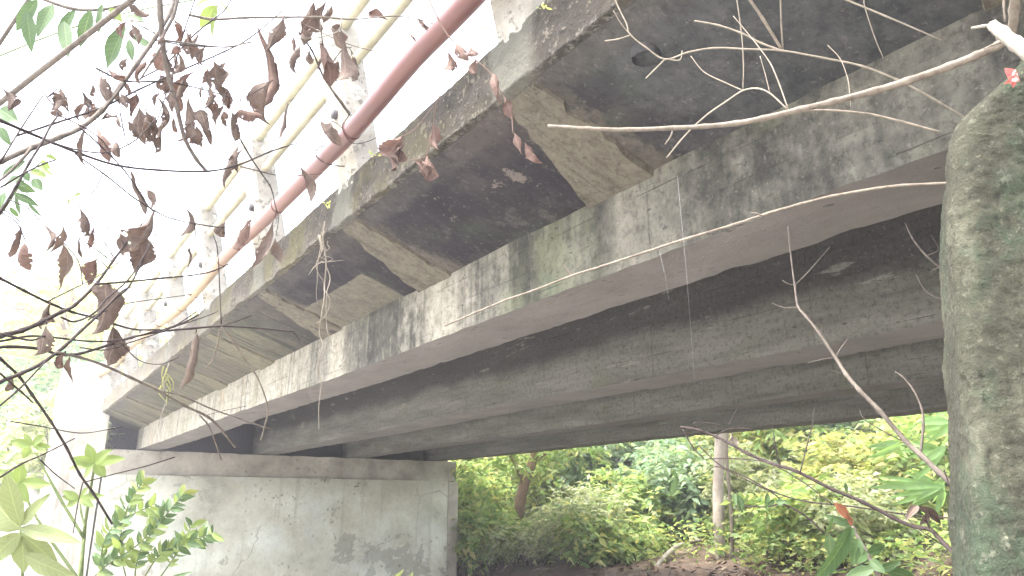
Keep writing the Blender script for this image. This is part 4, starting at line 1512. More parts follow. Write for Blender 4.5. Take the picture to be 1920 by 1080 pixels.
Branch('bare_twig', 'reddish brown twig running nearly level past the bamboo to the soffit', 'branch', GM, DB,
       [(-30, 655), (20, 650), (80, 655), (110, 665), (150, 663), (200, 648), (250, 632), (300, 622), (360, 616), (415, 612), (480, 615), (550, 622)], 1.1, 1.75, 4.5, 2.2,
       [([(550, 622), (556, 630), (562, 640)], 1.75, 1.78, 1.6, 1.2), ([(415, 612), (445, 602), (472, 592)], 1.55, 1.6, 1.6, 1.4), ([(300, 620), (345, 605), (372, 590)], 1.45, 1.5, 2.4, 2.6),
        ([(415, 608), (412, 540), (408, 470), (400, 440)], 1.55, 1.6, 1.6, 1.2), ([(300, 622), (360, 602), (400, 588), (410, 582)], 1.45, 1.5, 1.6, 1), ([(225, 640), (260, 675), (300, 683), (335, 670)], 1.3, 1.4, 1.5, 1),
        ([(0, 640), (60, 630), (120, 635), (170, 640), (230, 637), (300, 618)], 1.1, 1.45, 3, 2), ([(150, 652), (200, 656), (250, 640), (320, 615), (375, 580)], 1.2, 1.5, 1.8, 1.6)])
Branch('bare_twig', 'pale arching twig that hangs down over the far girder', 'branch', GM, PB,
       [(415, 613), (435, 635), (455, 668), (475, 695), (490, 725), (500, 755), (502, 775), (496, 800), (489, 825)], 1.55, 1.75, 2.6, 1.6,
       [([(412, 618), (408, 645), (398, 675), (383, 692)], 1.56, 1.6, 3, 1.4)])
Branch('bare_twig', 'grey twig descending right in front of the far bearing', 'branch', GM, GB,
       [(105, 660), (150, 670), (195, 685), (245, 708), (295, 732), (345, 760), (390, 782), (418, 810), (441, 838)], 1.15, 1.6, 3.6, 3.4,
       [([(297, 733), (340, 742), (400, 768), (450, 785), (508, 806)], 1.4, 1.7, 2, 2), ([(374, 778), (392, 800), (404, 830), (415, 862)], 1.5, 1.6, 2.2, 1.6), ([(374, 782), (420, 770), (460, 762)], 1.5, 1.6, 1, .8)])
Branch('bare_twig', 'green brown twig bending down out of the left corner', 'branch', GM, DB,
       [(-30, 640), (0, 672), (35, 705), (60, 740), (95, 790), (125, 840), (150, 890), (175, 925), (210, 982)], 1.0, 1.4, 4, 3,
       [([(0, 700), (40, 735), (62, 755)], 1.0, 1.1, 3, 2), ([(155, 905), (210, 890), (270, 875), (328, 857)], 1.25, 1.4, 1.6, 1.6), ([(155, 905), (145, 950), (137, 1000)], 1.25, 1.3, 1.6, 1.2),
        ([(20, 790), (80, 800), (150, 812), (205, 805), (230, 800)], 1.1, 1.3, 1.8, 1), ([(0, 895), (40, 870), (85, 850), (140, 822)], 1.1, 1.3, 3, 1.4), ([(75, 862), (105, 890), (140, 916)], 1.15, 1.2, 2, 1.2)])

# dried leaves: (base px, tip px, width px)
DRY = [((481, 44), (468, 207), 46), ((533, 30), (500, 97), 26), ((592, 2), (562, 66), 32), ((612, 0), (592, 50), 22), ((563, 85), (552, 140), 18), ((600, 78), (622, 165), 36), ((640, 60), (636, 158), 30),
       ((622, 48), (650, 92), 26), ((600, 225), (640, 272), 22), ((512, 150), (492, 232), 40), ((496, 215), (440, 207), 24), ((437, 205), (437, 264), 28), ((447, 270), (411, 350), 20), ((457, 278), (446, 322), 20),
       ((541, 190), (522, 268), 11), ((372, 130), (345, 212), 24), ((375, 205), (391, 272), 26), ((400, 110), (416, 162), 28), ((405, 158), (422, 184), 22), ((355, 178), (335, 272), 20), ((315, 95), (296, 130), 22),
       ((262, 198), (272, 272), 30), ((238, 225), (264, 256), 22), ((290, 175), (312, 240), 20), ((308, 236), (292, 290), 13), ((183, 235), (206, 310), 14), ((160, 238), (158, 314), 13), ((217, 266), (222, 298), 13),
       ((187, 226), (222, 223), 13), ((242, 308), (280, 398), 22), ((205, 128), (234, 152), 24), ((190, 138), (206, 188), 22), ((100, 172), (130, 212), 18), ((152, 168), (166, 204), 18), ((0, 160), (18, 206), 28),
       ((325, 35), (336, 84), 22), ((240, 8), (284, 27), 18), ((563, 310), (578, 380), 15), ((40, 418), (22, 482), 24), ((74, 413), (80, 472), 17), ((48, 452), (56, 508), 30), ((122, 419), (94, 477), 13), ((118, 453), (114, 542), 19),
       ((148, 388), (163, 442), 38), ((148, 446), (156, 484), 11), ((182, 420), (173, 469), 12), ((297, 386), (220, 482), 42), ((268, 438), (254, 512), 28), ((340, 376), (328, 442), 21), ((355, 463), (348, 507), 11),
       ((180, 486), (172, 537), 30), ((203, 530), (182, 628), 46), ((212, 612), (198, 686), 36), ((98, 560), (75, 616), 26), ((87, 608), (72, 670), 22), ((122, 658), (112, 692), 15), ((130, 666), (138, 714), 9),
       ((367, 625), (346, 728), 26), ((275, 355), (279, 394), 16), ((422, 416), (404, 442), 18), ((472, 412), (440, 468), 26), ((515, 408), (480, 510), 20), ((517, 443), (527, 492), 15),
       ((350, 60), (358, 112), 20), ((330, 90), (322, 135), 18), ((275, 115), (262, 160), 20), ((388, 85), (380, 128), 18), ((300, 140), (318, 175), 20), ((345, 150), (330, 188), 20), ((225, 175), (240, 205), 16),
       ((425, 165), (430, 205), 18), ((420, 208), (425, 240), 14), ((20, 705), (6, 735), 14)]
DRY2 = [((690, 20), (728, 38), 13), ((785, 33), (802, 56), 13), ((770, 62), (781, 79), 9), ((855, 80), (878, 114), 17), ((840, 96), (845, 132), 17), ((880, 84), (891, 104), 13), ((893, 108), (893, 140), 15),
        ((922, 138), (946, 200), 13), ((942, 178), (964, 232), 14), ((963, 248), (978, 292), 10), ((982, 266), (1014, 312), 15), ((812, 233), (822, 284), 16), ((775, 300), (828, 332), 22), ((800, 290), (805, 334), 18),
        ((757, 253), (712, 297), 28), ((730, 288), (737, 327), 18), ((765, 262), (748, 312), 20)]


_r = random.Random(40)
_cl = [(205, 150), (262, 205), (300, 165), (345, 140), (380, 170), (405, 120), (240, 140), (310, 85), (335, 55), (285, 235), (365, 235), (425, 190), (180, 195), (120, 180), (570, 55), (620, 40), (600, 90), (250, 30), (640, 120)]
for _cx, _cy in _cl:                       # dense withered clumps near the top
    for _k in range(3):
        _x, _y = _cx + _r.gauss(0, 15), _cy + _r.gauss(0, 13)
        _l = _r.uniform(24, 50)
        DRY.append(((_x, _y), (_x + _r.uniform(-20, 20), _y + _l), _l * _r.uniform(.30, .48)))


def hang_leaves():
    rnd = random.Random(9)
    for k, ((x0, y0), (x1, y1), wd) in enumerate(DRY):
        best = None
        for b in Branch.reg:
            d, c, dep = b.nearest(x0, y0)
            if best is None or d < best[0]:
                best = (d, c, dep, b)
        d, c, dep, b = best
        dd = rnd.uniform(-.03, .08)
        base, tip = P(x0, y0, dep + .5 * dd), P(x1, y1, dep + dd)
        fac = -FW + RT * rnd.uniform(-1.0, 1.0) + UP * rnd.uniform(-.3, .3)
        V, Fc = dry_leaf(base, tip + (tip - base) * .08, wd * 1.15 * dep / F, fac, 1000 + k)
        lf = add_uv(new_obj('dried_leaf', V, Fc, M['dried'] if (k % 5) else M['russet'], b.t), 12)
        q = P(c[0], c[1], dep)
        if (q - base).length > .004:
            mid = (q + base) / 2 + UP * .15 * (q - base).length * rnd.uniform(-.5, .8) + RT * .1 * (q - base).length
            sp = spline([q, mid, base], 4)
            V, Fc = tube_geo(sp, [.0011] * len(sp), 5)
            new_obj('petiole', V, Fc, M['dark_bark'], lf)


hang_leaves()


def vine():
    t = thing('dead_vine', 'withered russet vine trailing over the kerb edge', 'vine', P(880, 90, 2.5))
    V, Fc = px_tube([(800, -10), (835, 60), (868, 92), (895, 115), (920, 138), (940, 175), (958, 215), (962, 250)], 2.35, 2.2, 2.2, 1.4)
    new_obj('stem', V, Fc, M['russet'], t)
    V, Fc = px_tube([(868, 92), (845, 140), (820, 190), (812, 235), (800, 290), (770, 300)], 2.4, 2.75, 1.5, 1.2)
    new_obj('twig', V, Fc, M['russet'], t)
    V, Fc = px_tube([(812, 200), (780, 240), (755, 255)], 2.7, 2.95, 1.4, 1.2)
    new_obj('twig', V, Fc, M['russet'], t)
    rnd = random.Random(21)
    for k, ((x0, y0), (x1, y1), wd) in enumerate(DRY2):
        dep = 2.25 if x0 > 830 else 2.75
        if x0 < 800 and y0 < 100: dep = 2.3
        V, Fc = dry_leaf(P(x0, y0, dep), P(x1, y1, dep - .03), wd * 1.35 * dep / F, -FW + RT * rnd.uniform(-.7, .7), 2000 + k)
        add_uv(new_obj('dried_leaf', V, Fc, M['russet'], t), 12)
    # hanging root strands under the kerb
    h = thing('hanging_roots', 'pale tangled roots hanging from the kerb beside the clean soffit band', 'roots', P(607, 440, 3.75))
    rr = random.Random(31)

    def strand(pts, d, r, jit=3.0):
        q = []
        for i, (x, y) in enumerate(pts):
            q.append((x + rr.uniform(-jit, jit), y))
        sp = spline([P(x, y, d + rr.uniform(-.02, .02)) for x, y in q], 4)
        n = len(sp)
        return tube_geo(sp, [r * d / F * (1 - .6 * i / n) for i in range(n)], 5)
    main = [(612, 415), (608, 450), (612, 490), (608, 530), (610, 560), (605, 590), (600, 625), (604, 650), (596, 690), (601, 720), (597, 760), (600, 805)]
    V, Fc = strand(main, 3.7, 1.7)
    new_obj('root', V, Fc, M['root_fibre'], h)
    for k in range(6):
        x = rr.uniform(592, 618); y = rr.uniform(425, 500)
        L = rr.uniform(40, 150)
        n = 6
        p = [(x + rr.uniform(-12, 12) * i / n, y + L * i / n) for i in range(n + 1)]
        V, Fc = strand(p, 3.7 + rr.uniform(-.05, .05), 1.1, 5)
        new_obj('root', V, Fc, M['root_fibre'], h)
    for p in ([(606, 492), (625, 490), (645, 488)], [(604, 490), (590, 500), (578, 515)], [(610, 545), (620, 565), (615, 585), (602, 600), (594, 606)]):
        V, Fc = strand(p, 3.7, 1.1, 2)
        new_obj('root', V, Fc, M['root_fibre'], h)
    # moss sprigs and a second strand further along
    h2 = thing('hanging_roots', 'yellowish lichen strands hanging below the far kerb', 'roots', P(312, 690, 6.9))
    V, Fc = strand([(316, 680), (312, 700), (308, 720), (313, 745), (303, 775), (298, 800)], 6.9, 1.6, 3)
    new_obj('root', V, Fc, M['root_fibre'], h2)
    for k in range(9):
        x = rr.uniform(300, 324); y = rr.uniform(685, 735)
        V, Fc = strand([(x, y), (x + rr.uniform(-10, 10), y + 14), (x + rr.uniform(-14, 14), y + 30)], 6.9, 1.5, 3)
        new_obj('root', V, Fc, M['leaf_yellow'], h2)
    # green sprigs growing on the kerb
    for i, (x, y, dcm, l) in enumerate([(612, 385, 3.6, 'tiny yellow green sprig on the kerb above the hanging roots'), (702, 290, 3.2, 'small green sprig at the foot of the second railing post'),
                                        (545, 430, 4.2, 'small yellow green sprig at the foot of the third railing post'), (1020, 12, 2.1, 'green moss tuft at the foot of the nearest railing post'),
                                        (908, 55, 2.35, 'single bright green leaf sprig by the withered vine')]):
        s_ = thing('sprig', l, 'plant', P(x, y, dcm), 'sprigs growing on the kerb')
        geos = []
        for k in range(9 if i != 4 else 3):
            a = P(x + rr.uniform(-8, 8), y + rr.uniform(-6, 6), dcm)
            b_ = a + Vector((rr.uniform(-1, 1), rr.uniform(-1, 1), rr.uniform(-.6, 1))) * .022 * dcm / 3.6
            geos.append(green_leaf(a, b_, .012 * dcm / 3.6, (rr.uniform(-1, 1), rr.uniform(-1, 1), 1), k, nseg=4))
        V, Fc = merge(geos)
        new_obj('leaves', V, Fc, M['leaf_yellow'], s_)


vine()

# ------------------------------------------------------------------ bare twigs at the right
GR = 'bare twigs in front of the bridge underside'
Branch('bare_branch', 'thick grey branch sweeping left from beside the pillar top', 'branch', GR, M['pale_bark'],
       [(1905, -40), (1902, 20), (1895, 62), (1872, 84), (1830, 104), (1780, 124), (1700, 152), (1640, 170), (1560, 191), (1500, 205), (1430, 222), (1380, 231), (1320, 237), (1260, 240), (1180, 243), (1100, 241), (1060, 238), (1028, 236)], 1.05, 1.45, 13, 4.2,
       [([(1262, 240), (1258, 255), (1247, 271)], 1.4, 1.4, 2.5, 2), ([(1480, 212), (1520, 207), (1570, 208), (1630, 214), (1690, 228), (1760, 247)], 1.3, 1.2, 3, 3),
        ([(1875, 80), (1860, 85), (1845, 92)], 1.06, 1.05, 4, 2), ([(1885, 40), (1882, 10), (1884, -20)], 1.05, 1.05, 3, 3)])
Branch('bare_branch', 'thin straight twig running down left along the first girder edge', 'branch', GR, M['pale_bark'],
       [(1800, 342), (1755, 345), (1690, 348), (1640, 354), (1560, 368), (1500, 383), (1440, 400), (1380, 420), (1280, 450), (1200, 476), (1130, 499), (1075, 516), (1000, 545), (950, 562), (890, 587), (833, 611)], 1.35, 1.75, 4.5, 2.4,
       [([(1070, 517), (1064, 507), (1057, 497)], 1.65, 1.65, 3.5, 2.2), ([(920, 574), (917, 568), (913, 562)], 1.7, 1.7, 2, 1.4), ([(1428, 404), (1418, 400), (1408, 399)], 1.5, 1.5, 2.2, 1.8)])
Branch('bare_branch', 'forked pale twig zigzagging over the dark upper soffit', 'branch', GR, M['root_fibre'],
       [(1148, -15), (1160, 15), (1175, 45), (1181, 64), (1210, 88), (1247, 111), (1290, 98), (1339, 90), (1400, 92), (1467, 95), (1540, 108), (1617, 124), (1690, 153), (1758, 190), (1830, 235), (1900, 290)], 1.6, 1.5, 1.8, 3,
       [([(1181, 66), (1160, 73), (1134, 77)], 1.6, 1.6, 1.8, 1.6), ([(1247, 111), (1228, 130), (1211, 147)], 1.6, 1.6, 1.8, 1.8), ([(1255, 112), (1275, 112), (1279, 95)], 1.6, 1.6, 1.6, 1.6),
        ([(1181, 64), (1165, 45), (1150, 20)], 1.6, 1.6, 1.4, 1.2), ([(1302, 39), (1345, 47), (1390, 62), (1425, 80), (1465, 95)], 1.6, 1.57, 2, 2.8), ([(1398, -12), (1430, 35), (1467, 95)], 1.5, 1.57, 4, 4),
        ([(1463, -15), (1465, 45), (1468, 95)], 1.5, 1.57, 2.2, 2.2), ([(1620, 0), (1622, 15), (1640, 70), (1656, 108)], 1.55, 1.55, 1.6, 1.2), ([(1575, -5), (1660, 30), (1765, 75)], 1.55, 1.5, 2.6, 2)])
Branch('bare_branch', 'fine branching twig hanging between the soffit and the thick grey branch', 'branch', GR, M['root_fibre'],
       [(1250, 296), (1275, 265), (1300, 238), (1330, 212), (1365, 188), (1393, 170), (1420, 166), (1445, 176), (1478, 207)], 1.5, 1.35, 2, 2.2,
       [([(1393, 170), (1360, 155), (1320, 135), (1295, 105)], 1.45, 1.5, 1.6, 1.2), ([(1393, 168), (1394, 120), (1390, 60), (1380, -10)], 1.45, 1.45, 1.4, 1.6),
        ([(1478, 205), (1462, 160), (1445, 120), (1420, 85), (1400, 60), (1375, 30)], 1.36, 1.45, 2.2, 1), ([(1443, 172), (1435, 140), (1425, 105)], 1.42, 1.45, 1.2, 1), ([(1595, 200), (1590, 150), (1575, 110), (1552, 85)], 1.3, 1.35, 1.3, 1)])
Branch('broken_branch', 'short whitish broken branch stub lying against the pillar shoulder', 'branch', None, M['cut_wood'],
       [(1862, 48), (1880, 62), (1905, 82), (1945, 112)], .98, .9, 15, 21,
       [([(1866, 47), (1845, 49), (1821, 53)], .98, .99, 5, 3.5)])
Branch('dead_sapling', 'leafless grey sapling leaning left in front of the inner girders', 'sapling', None, M['grey_bark'],
       [(1900, 1010), (1860, 970), (1800, 920), (1760, 885), (1726, 852), (1698, 827), (1649, 770), (1610, 730), (1586, 701), (1567, 671), (1534, 622), (1510, 592), (1496, 574), (1490, 535), (1484, 490), (1477, 424)], 1.4, 1.9, 9, 1.6,
       [([(1726, 850), (1731, 800), (1728, 765), (1712, 730), (1692, 706), (1678, 697)], 1.6, 1.7, 4.5, 1.6), ([(1490, 535), (1520, 505), (1555, 464)], 1.85, 1.87, 2.2, 1.2), ([(1490, 535), (1478, 532), (1466, 525)], 1.85, 1.85, 1.8, 1.2),
        ([(1496, 576), (1470, 577), (1447, 568)], 1.83, 1.83, 1.8, 1.2), ([(1567, 671), (1575, 655), (1590, 635)], 1.75, 1.75, 1.8, 1), ([(1567, 671), (1545, 673), (1514, 681)], 1.75, 1.75, 1.8, 1),
        ([(1586, 701), (1570, 697), (1557, 694)], 1.75, 1.75, 1.6, 1), ([(1540, 630), (1540, 620), (1543, 610)], 1.8, 1.8, 1.6, 1), ([(1582, 655), (1588, 654), (1594, 655)], 1.75, 1.75, 1, .8),
        ([(1690, 826), (1650, 805), (1620, 785), (1612, 770)], 1.68, 1.7, 1.6, 1)])
Branch('bare_twig', 'small forked twig poking out from behind the pillar', 'branch', None, M['grey_bark'],
       [(1790, 522), (1760, 500), (1730, 472), (1710, 445), (1697, 418)], 1.75, 1.8, 3.2, 1.6,
       [([(1765, 500), (1752, 505), (1742, 512)], 1.75, 1.75, 2, 1.6), ([(1735, 480), (1752, 474), (1760, 465), (1745, 440)], 1.77, 1.77, 1.4, 1), ([(1790, 562), (1760, 558), (1735, 545), (1718, 515)], 1.75, 1.8, 1.8, 1.4)])
Branch('bare_twig', 'dark stem rising left from the lower right corner to a withered tip', 'branch', None, M['dark_bark'],
       [(1830, 1080), (1800, 1050), (1774, 1023), (1755, 1003), (1743, 992), (1715, 988), (1673, 970), (1617, 941), (1560, 917), (1494, 884), (1450, 870), (1405, 852), (1370, 832), (1345, 820), (1310, 806), (1275, 800)], 1.3, 1.75, 6.5, 3,
       [([(1463, 871), (1455, 840), (1448, 800)], 1.55, 1.57, 1.8, 1.2), ([(1500, 887), (1512, 840), (1522, 800), (1527, 765)], 1.5, 1.55, 1.8, 1.2), ([(1743, 990), (1738, 980), (1732, 972)], 1.35, 1.35, 3, 2.5),
        ([(1340, 818), (1365, 805), (1395, 803), (1410, 806)], 1.68, 1.66, 1.6, 1.2), ([(1365, 800), (1380, 770), (1384, 760)], 1.68, 1.68, 1.4, 1), ([(1330, 815), (1300, 795), (1320, 792), (1355, 798)], 1.7, 1.7, 1.6, 1.2),
        ([(1280, 805), (1300, 840), (1320, 860)], 1.72, 1.7, 2.2, 1.4)])
Branch('bare_twig', 'thin green brown stem crossing the thicket almost level', 'branch', None, M['dark_bark'],
       [(1810, 972), (1760, 970), (1680, 962), (1600, 950), (1510, 940), (1450, 922), (1400, 895), (1350, 872), (1310, 835)], 1.4, 1.75, 2.2, 1.6,
       [([(1560, 945), (1500, 900), (1440, 868), (1380, 860), (1330, 860)], 1.45, 1.6, 1.8, 1.4), ([(1800, 1080), (1795, 1000), (1785, 930), (1770, 880)], 1.4, 1.45, 2.6, 1.8), ([(1780, 1030), (1720, 990), (1690, 960)], 1.4, 1.45, 1.8, 1.2)])


# ------------------------------------------------------------------ leafy plants near the lens
def leafy(name, label, cat, mat, stems, leaves, d, group=None, prof='ovate', stem_mat=None, fold=.25):
    """stems: px polylines with radii; leaves: (base px, tip px, width px, depth offset)"""
    t = thing(name, label, cat, P(*stems[0][0][0], d), group)
    for k, (pts, r0, r1) in enumerate(stems):
        V, Fc = px_tube(pts, d, d + .05, r0, r1, seed=k, seg=6)
        new_obj('stem', V, Fc, stem_mat or M['green_stem'], t)
        STARTS.append((t, pts[0], d, r0, stem_mat or M['green_stem']))
    rnd = random.Random(len(label))
    for k, lf in enumerate(leaves):
        (a, b, wd) = lf[:3]
        dz = lf[3] if len(lf) > 3 else rnd.uniform(-.05, .05)
        m_ = lf[4] if len(lf) > 4 else mat
        V, Fc = green_leaf(P(a[0], a[1], d + dz * .3), P(b[0], b[1], d + dz), wd * d / F, -FW * 1.0 + UP * rnd.uniform(-.2, 1.0) + RT * rnd.uniform(-.6, .6), k * 3 + len(label), rnd.uniform(.0, .18), fold, prof)
        add_uv(new_obj('leaf', V, Fc, m_, t), 4)
    return t


def build_near_plants():
    LD, LF, LY, LP, LB = [M['blade_' + q] for q in ('deep', 'fresh', 'yellow', 'pale', 'bamboo')]
    # leaves against the sky, upper left
    leafy('leafy_branch', 'green leafy branch against the white sky at the top left', 'branch', LD,
          [([(60, -10), (130, 15), (190, 18), (240, 5), (262, -10)], 5, 3), ([(190, 18), (225, 45), (250, 70)], 2, 1.5)],
          [((235, 48), (200, 132), 44), ((245, 68), (288, 92), 24), ((242, 74), (250, 116), 16), ((235, 32), (272, 44), 26), ((192, 8), (186, 66), 26), ((205, 15), (230, 42), 18, .02, LF),
           ((170, 20), (150, 90), 28), ((140, 20), (110, 80), 30), ((100, 8), (70, 70), 30), ((120, 40), (128, 110), 26), ((70, 0), (30, 60), 28), ((50, 20), (60, 100), 26)], 1.9, stem_mat=GB)
    leafy('leafy_branch', 'bright translucent leaf sprig at the top between the two stems', 'branch', LF,
          [([(440, -15), (425, 0), (408, 12), (400, 25)], 2, 1.4)],
          [((406, 10), (374, 52), 28), ((402, 22), (398, 72), 11), ((412, 2), (436, 30), 9), ((395, 0), (368, 12), 16)], 2.0)
    leafy('leafy_branch', 'green leaflets on the left edge above the curled dead leaves', 'branch', LD,
          [([(-20, 430), (10, 390), (40, 345), (70, 310), (100, 285)], 2.5, 1.4)],
          [((40, 330), (8, 350), 18), ((45, 320), (55, 342), 14), ((58, 320), (88, 332), 20, .02, LF), ((62, 335), (80, 358), 20), ((30, 345), (68, 360), 20), ((25, 362), (75, 388), 16), ((30, 365), (38, 405), 12),
           ((52, 380), (80, 408), 8), ((18, 388), (36, 408), 10), ((8, 360), (2, 395), 22), ((78, 300), (96, 318), 14, .02, LF), ((85, 290), (108, 300), 9, .02, LF), ((0, 205), (34, 228), 34), ((0, 238), (22, 275), 18), ((5, 330), (50, 300), 16),
           ((70, 312), (100, 330), 12, .0, LF), ((50, 350), (20, 330), 12)], 2.1)
    leafy('leafy_sprig', 'two tiny bright leaves hanging in the white sky', 'branch', LF, [([(150, 350), (142, 365), (132, 372)], 1.2, 1)],
          [((140, 368), (154, 362), 8), ((132, 372), (127, 388), 10), ((139, 378), (143, 384), 5)], 2.1)
    # lower-left shrubs in front of the wing wall and abutment
    rnd = random.Random(14)
    whorl = []
    for (bx, by, n, R) in [(178, 868, 7, 62), (60, 835, 6, 50), (150, 935, 6, 46), (35, 905, 5, 70)]:
        for k in range(n):
            a = k / n * 6.28 + rnd.uniform(-.3, .3)
            whorl.append(((bx, by), (bx + R * math.cos(a) * rnd.uniform(.7, 1.1), by + R * .62 * math.sin(a) * rnd.uniform(.7, 1.1)), R * .34))
    leafy('broadleaf_shrub', 'broad leaved shrub with light green whorls at the lower left', 'shrub', LF,
          [([(150, 1120), (158, 1000), (168, 930), (178, 868)], 5, 3), ([(158, 1010), (110, 930), (60, 835)], 4, 2.5), ([(160, 990), (152, 960), (150, 935)], 2.5, 2), ([(150, 1090), (80, 990), (35, 905)], 4, 2.5)], whorl, 2.3)
    leafy('broadleaf_plant', 'large pale strap leaved plant in the bottom left corner', 'plant', LP,
          [([(40, 1120), (42, 1060), (38, 990)], 5, 3)],
          [((38, 990), (152, 1018), 30), ((38, 992), (-20, 930), 60), ((40, 1000), (110, 1060), 34), ((38, 1000), (-30, 1060), 40), ((42, 1005), (45, 1075), 40), ((40, 985), (95, 925), 26), ((45, 1040), (150, 1085), 36), ((38, 985), (10, 880), 44)], 1.6, fold=.15)
    st, lv = [], []
    for (pts) in ([(250, 1120), (260, 1040), (300, 980), (345, 925)], [(260, 1100), (300, 1040), (345, 1020), (398, 1000)], [(240, 1100), (225, 1020), (240, 950), (270, 900)], [(280, 1110), (330, 1040), (360, 985)], [(200, 1110), (190, 1040), (215, 985), (290, 945)], [(150, 1110), (200, 1060), (260, 1020), (310, 960)]):
        st.append((pts, 2.2, 1.2))
        sp = spline(pts, 9)
        for k in range(6, len(sp)):
            for s_ in (-1, 1):
                x, y = sp[k][0], sp[k][1]
                if rnd.random() < .86:
                    a = math.atan2(sp[k][1] - sp[k - 1][1], sp[k][0] - sp[k - 1][0]) + s_ * rnd.uniform(.5, 1.2)
                    L = rnd.uniform(17, 30)
                    lv.append(((x, y), (x + L * math.cos(a), y + L * math.sin(a)), L * .42, rnd.uniform(-.1, .1), LY if (y < 930 and rnd.random() < .6) else (LF if rnd.random() < .45 else LD)))
    leafy('small_leaved_shrub', 'small leaved shrub in front of the left end of the abutment wall', 'shrub', LD, st, lv, 2.9)
    # narrow pale blades at the left edge
    leafy('grass_blade', 'single pale translucent blade entering at the left edge', 'plant', LP, [([(-40, 655), (-20, 660), (-5, 663)], 2, 2)], [((-10, 662), (82, 678), 9)], 1.3, prof='lance')
    leafy('strap_leaf_plant', 'dark strap leaf and pale leaf tips at the bottom of the abutment', 'plant', LD, [([(300, 1130), (320, 1090)], 3, 2), ([(740, 1130), (735, 1100)], 3, 2)],
          [((310, 1088), (366, 1071), 7), ((722, 1100), (758, 1066), 14, .0, LP), ((760, 1100), (776, 1070), 10, .0, LP)], 2.6)
    # right-hand plant with dark glossy leaves
    leafy('dark_leaved_plant', 'dark glossy leaved plant with one red young leaf at the lower right', 'plant', LD,
          [([(1665, 1120), (1645, 1075), (1625, 1035), (1610, 1010), (1598, 985)], 8, 4), ([(1640, 1090), (1620, 1080), (1590, 1090)], 4, 3)],
          [((1596, 988), (1522, 1095), 42, -.08), ((1592, 972), (1562, 942), 22, .0, M['leaf_red']), ((1598, 985), (1585, 965), 16, .0, M['leaf_red']), ((1602, 992), (1566, 1020), 22), ((1610, 1010), (1598, 1062), 26), ((1600, 985), (1545, 965), 18),
           ((1625, 1035), (1660, 1022), 20), ((1620, 1030), (1605, 1058), 24), ((1640, 1065), (1580, 1085), 24), ((1645, 1070), (1690, 1052), 18), ((1555, 1000), (1558, 1045), 20), ((1560, 970), (1548, 1002), 12),
           ((1625, 1040), (1592, 1018), 16), ((1630, 1050), (1660, 1075), 20), ((1660, 1070), (1720, 1085), 24)], 1.45, stem_mat=GB)
    # small dark hanging leaves on the arched stem
    leafy('trailing_plant', 'arched dark stem with small drooping leaves before the thicket', 'plant', LD,
          [([(1545, 1000), (1520, 975), (1490, 955), (1465, 945), (1440, 950), (1405, 950), (1380, 948)], 2.6, 1.6), ([(1480, 955), (1450, 925), (1420, 910), (1390, 895), (1345, 875), (1325, 885)], 1.8, 1.2)],
          [((1383, 925), (1370, 952), 12), ((1385, 928), (1392, 962), 13), ((1440, 925), (1436, 955), 13), ((1452, 938), (1438, 948), 9), ((1455, 942), (1475, 940), 12), ((1375, 925), (1380, 950), 9), ((1418, 905), (1412, 918), 6),
           ((1270, 895), (1258, 932), 14), ((1262, 880), (1272, 900), 8), ((1585, 905), (1588, 925), 7)], 1.7, stem_mat=DB)
    leafy('withered_pods', 'two withered brown leaves on the stem beside the pillar', 'plant', M['dried'], [([(1745, 992), (1738, 965), (1722, 950)], 2, 1.4)],
          [((1720, 948), (1698, 976), 16), ((1722, 952), (1765, 982), 22), ((1738, 958), (1724, 985), 16)], 1.38, fold=.8)
    # bamboo leaves by the pillar
    lv = []
    for (bx, by, n, a0, a1, R) in [(1765, 915, 8, 2.55, 4.0, 130), (1770, 905, 6, 1.6, 2.7, 90), (1690, 830, 4, 2.5, 3.0, 85), (1772, 840, 6, 2.2, 3.6, 100), (1790, 790, 6, 2.0, 3.4, 90)]:
        for k in range(n):
            a = a0 + (a1 - a0) * k / (n - 1) + rnd.uniform(-.08, .08)
            L = R * rnd.uniform(.65, 1.1)
            lv.append(((bx + rnd.uniform(-6, 6), by + rnd.uniform(-6, 6)), (bx + L * math.cos(a), by + L * math.sin(a) * (.75) if a < 3.14 else by + L * math.sin(a) * .5), rnd.uniform(11, 17), rnd.uniform(-.5, .5), M['leaf_bamboo']))
    leafy('bamboo', 'sprays of narrow bright bamboo leaves beside the pillar edge', 'bamboo', LB,
          [([(1880, 1100), (1830, 990), (1790, 930), (1765, 915)], 3, 1.5), ([(1830, 990), (1790, 860), (1772, 840)], 2, 1.2), ([(1860, 1000), (1830, 880), (1790, 790)], 2.5, 1.2), ([(1800, 850), (1740, 820), (1690, 830)], 1.6, 1)], lv, 8.7, prof='lance')
    # silky seed tuft and red scrap
    V, Fc = dry_leaf(P(1372, 806, 1.67), P(1384, 842, 1.67), 16 * 1.67 / F, -FW, 77)
    o = new_obj('withered_tuft', V, Fc, M['root_fibre'])
    tag(o, 'pale withered leaf tuft caught on the dark twig tip', 'leaf')
    geos = [green_leaf(P(1884, 128, 1.08), P(1900, 165, 1.08), 22 * 1.08 / F, -FW, 3, .3, .8, nseg=6), green_leaf(P(1900, 130, 1.08), P(1882, 158, 1.075), 18 * 1.08 / F, -FW + RT, 4, .3, .9, nseg=6),
            green_leaf(P(1890, 140, 1.075), P(1912, 152, 1.07), 14 * 1.08 / F, -FW - RT, 5, .3, .5, nseg=6)]
    V, Fc = merge(geos)
    o = new_obj('flower_scrap', V, Fc, M['petal'])
    tag(o, 'small wilted red and white flower hanging on the pillar shoulder', 'flower')
